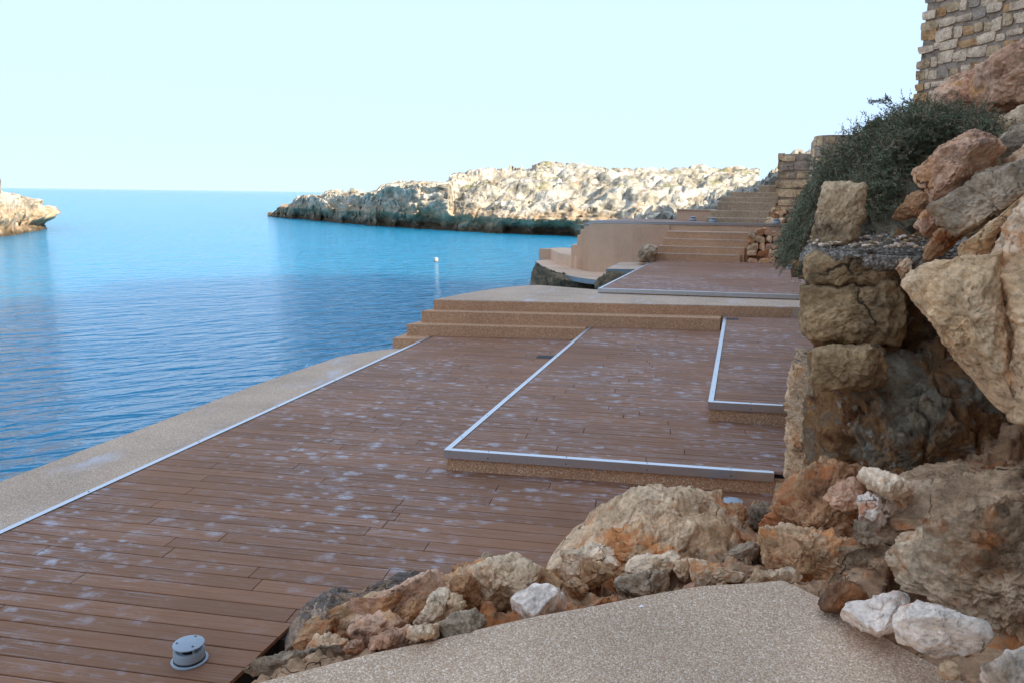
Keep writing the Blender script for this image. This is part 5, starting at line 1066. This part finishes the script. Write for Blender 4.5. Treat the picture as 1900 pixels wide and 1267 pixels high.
# ------------------------------------------------------------------ bollard lights
def bollard_meshes():
    out = {}
    V, F = lathe([(0.0, 0.0), (0.091, 0.0), (0.091, 0.006), (0.083, 0.009), (0.0, 0.009)]); out['base_ring'] = (V, F, 'grey_plastic')
    V, F = lathe([(0.0, 0.009), (0.079, 0.009), (0.079, 0.016), (0.0, 0.016)]); out['gasket'] = (V, F, 'black')
    V, F = lathe([(0.0, 0.016), (0.074, 0.016), (0.077, 0.02), (0.077, 0.06), (0.074, 0.065), (0.064, 0.066), (0.05, 0.052), (0.0, 0.052)]); out['body'] = (V, F, 'grey_plastic')
    V, F = lathe([(0.0, 0.052), (0.034, 0.052), (0.034, 0.09), (0.0, 0.09)]); out['lamp_core'] = (V, F, 'grate')
    V, F = lathe([(0.0, 0.086), (0.072, 0.089), (0.078, 0.092), (0.077, 0.096), (0.06, 0.101), (0.03, 0.104), (0.0, 0.105)]); out['cap'] = (V, F, 'grey_plastic')
    return out
BM = bollard_meshes(); BMe = {}
for nm, (V, F, mt) in BM.items():
    me = bpy.data.meshes.new(nm); me.from_pydata(V, [], F); me.materials.append(M[mt]); me.polygons.foreach_set('use_smooth', np.ones(len(me.polygons), bool)); me.update(); BMe[nm] = me
bm = bmesh.new(); bmesh.ops.create_cube(bm, size=1.0)
pme = bpy.data.meshes.new('post'); bm.to_mesh(pme); bm.free(); pme.materials.append(M['grey_plastic'])
V, F = lathe([(0.0005, 0.0), (0.006, 0.0)], 12); hme = bpy.data.meshes.new('screw_hole'); hme.from_pydata(V, [], F); hme.materials.append(M['black'])
def bollard(loc, label, rz_, sc__=1.0):
    t = empty('bollard_light', loc); t.rotation_euler.z = rz_; t.scale = (sc__,) * 3; tag(t, label, 'light', 'low grey bollard lights')
    for nm, me in BMe.items():
        o = bpy.data.objects.new(nm, me); link(o, t)
        if nm == 'cap': cap = o
        if nm == 'body': body = o
        if nm in ('cap', 'body', 'base_ring'):
            md = o.modifiers.new('edge', 'EDGE_SPLIT'); md.split_angle = math.radians(35)
    for i in range(3):
        a = i * 2 * math.pi / 3; o = bpy.data.objects.new('post', pme); o.location = (0.062 * math.cos(a), 0.062 * math.sin(a), 0.076); o.scale = (0.012, 0.009, 0.034); o.rotation_euler.z = a; link(o, t)
        h = bpy.data.objects.new('screw_hole', hme); h.location = (0.055 * math.cos(a), 0.055 * math.sin(a), 0.1032); link(h, cap)
P1 = at_z(352, 1224, 0)
bollard((P1[0], P1[1], 0.001), 'grey bollard light on the main deck in the lower left foreground', math.radians(-150))
P2 = at_z(1358, 950, 0.0)
bollard((P2[0], P2[1], 0.001), 'grey bollard light half hidden behind the humped rock', 0.4)
P3 = at_z(1466, 500, L4); bollard((P3[0], P3[1], L4 + 0.001), 'grey bollard light on the landing deck below the bush', 0.9, 1.1)
for (px, py, lab, y) in ((1441, 412, 'grey bollard light on the far deck, right of the old stairs', 23.55), (1323, 412, 'grey bollard light at the left foot of the old stone stairs', 23.5), (1286, 408, 'grey bollard light in front of the low tan wall', 24.4)):
    p = at_y(px, py, y); bollard((p[0], p[1], L5 + 0.001), lab, 0.7, 1.3)

# white mooring float and a paper scrap
bp = at_z(809, 486, SEA); fl_ = empty('mooring_float', (bp[0], bp[1], SEA)); tag(fl_, 'small white drum float on the water', 'buoy')
V, F = lathe([(0.0, -0.1), (0.1, -0.1), (0.112, -0.07), (0.112, 0.17), (0.104, 0.19), (0.04, 0.2), (0.0, 0.2)], 24)
M['float'] = simple('white_plastic', (0.34, 0.33, 0.31), 0.5, 0, 0.05); M['weed'] = simple('brown_weed', (0.12, 0.085, 0.03), 0.8, 0, 0.3)
mesh_obj('drum', np.array(V) + np.array([bp[0], bp[1], SEA]), F, M['float'], fl_, smooth=True)
V, F = lathe([(0.114, -0.05), (0.118, -0.02), (0.117, 0.035), (0.114, 0.04)], 24); mesh_obj('weed_band', np.array(V) + np.array([bp[0], bp[1], SEA]), F, M['weed'], fl_, smooth=True)
V, F = lathe([(0.03, 0.197), (0.04, 0.21), (0.03, 0.225), (0.0, 0.23)], 12); mesh_obj('bung', np.array(V) + np.array([bp[0], bp[1], SEA]), F, M['float'], fl_, smooth=True)
sp = at_z(1190, 1131, 0.735); M['paper'] = simple('paper', (0.85, 0.85, 0.85), 0.8)
tag(mesh_obj('paper_scrap', [(sp[0] - 0.012, sp[1], 0.745), (sp[0] + 0.008, sp[1] - 0.006, 0.757), (sp[0] + 0.014, sp[1] + 0.006, 0.746), (sp[0] - 0.004, sp[1] + 0.012, 0.752)], [(0, 1, 3), (1, 2, 3)], M['paper']), 'tiny white scrap of paper lying on the foreground path', 'litter')
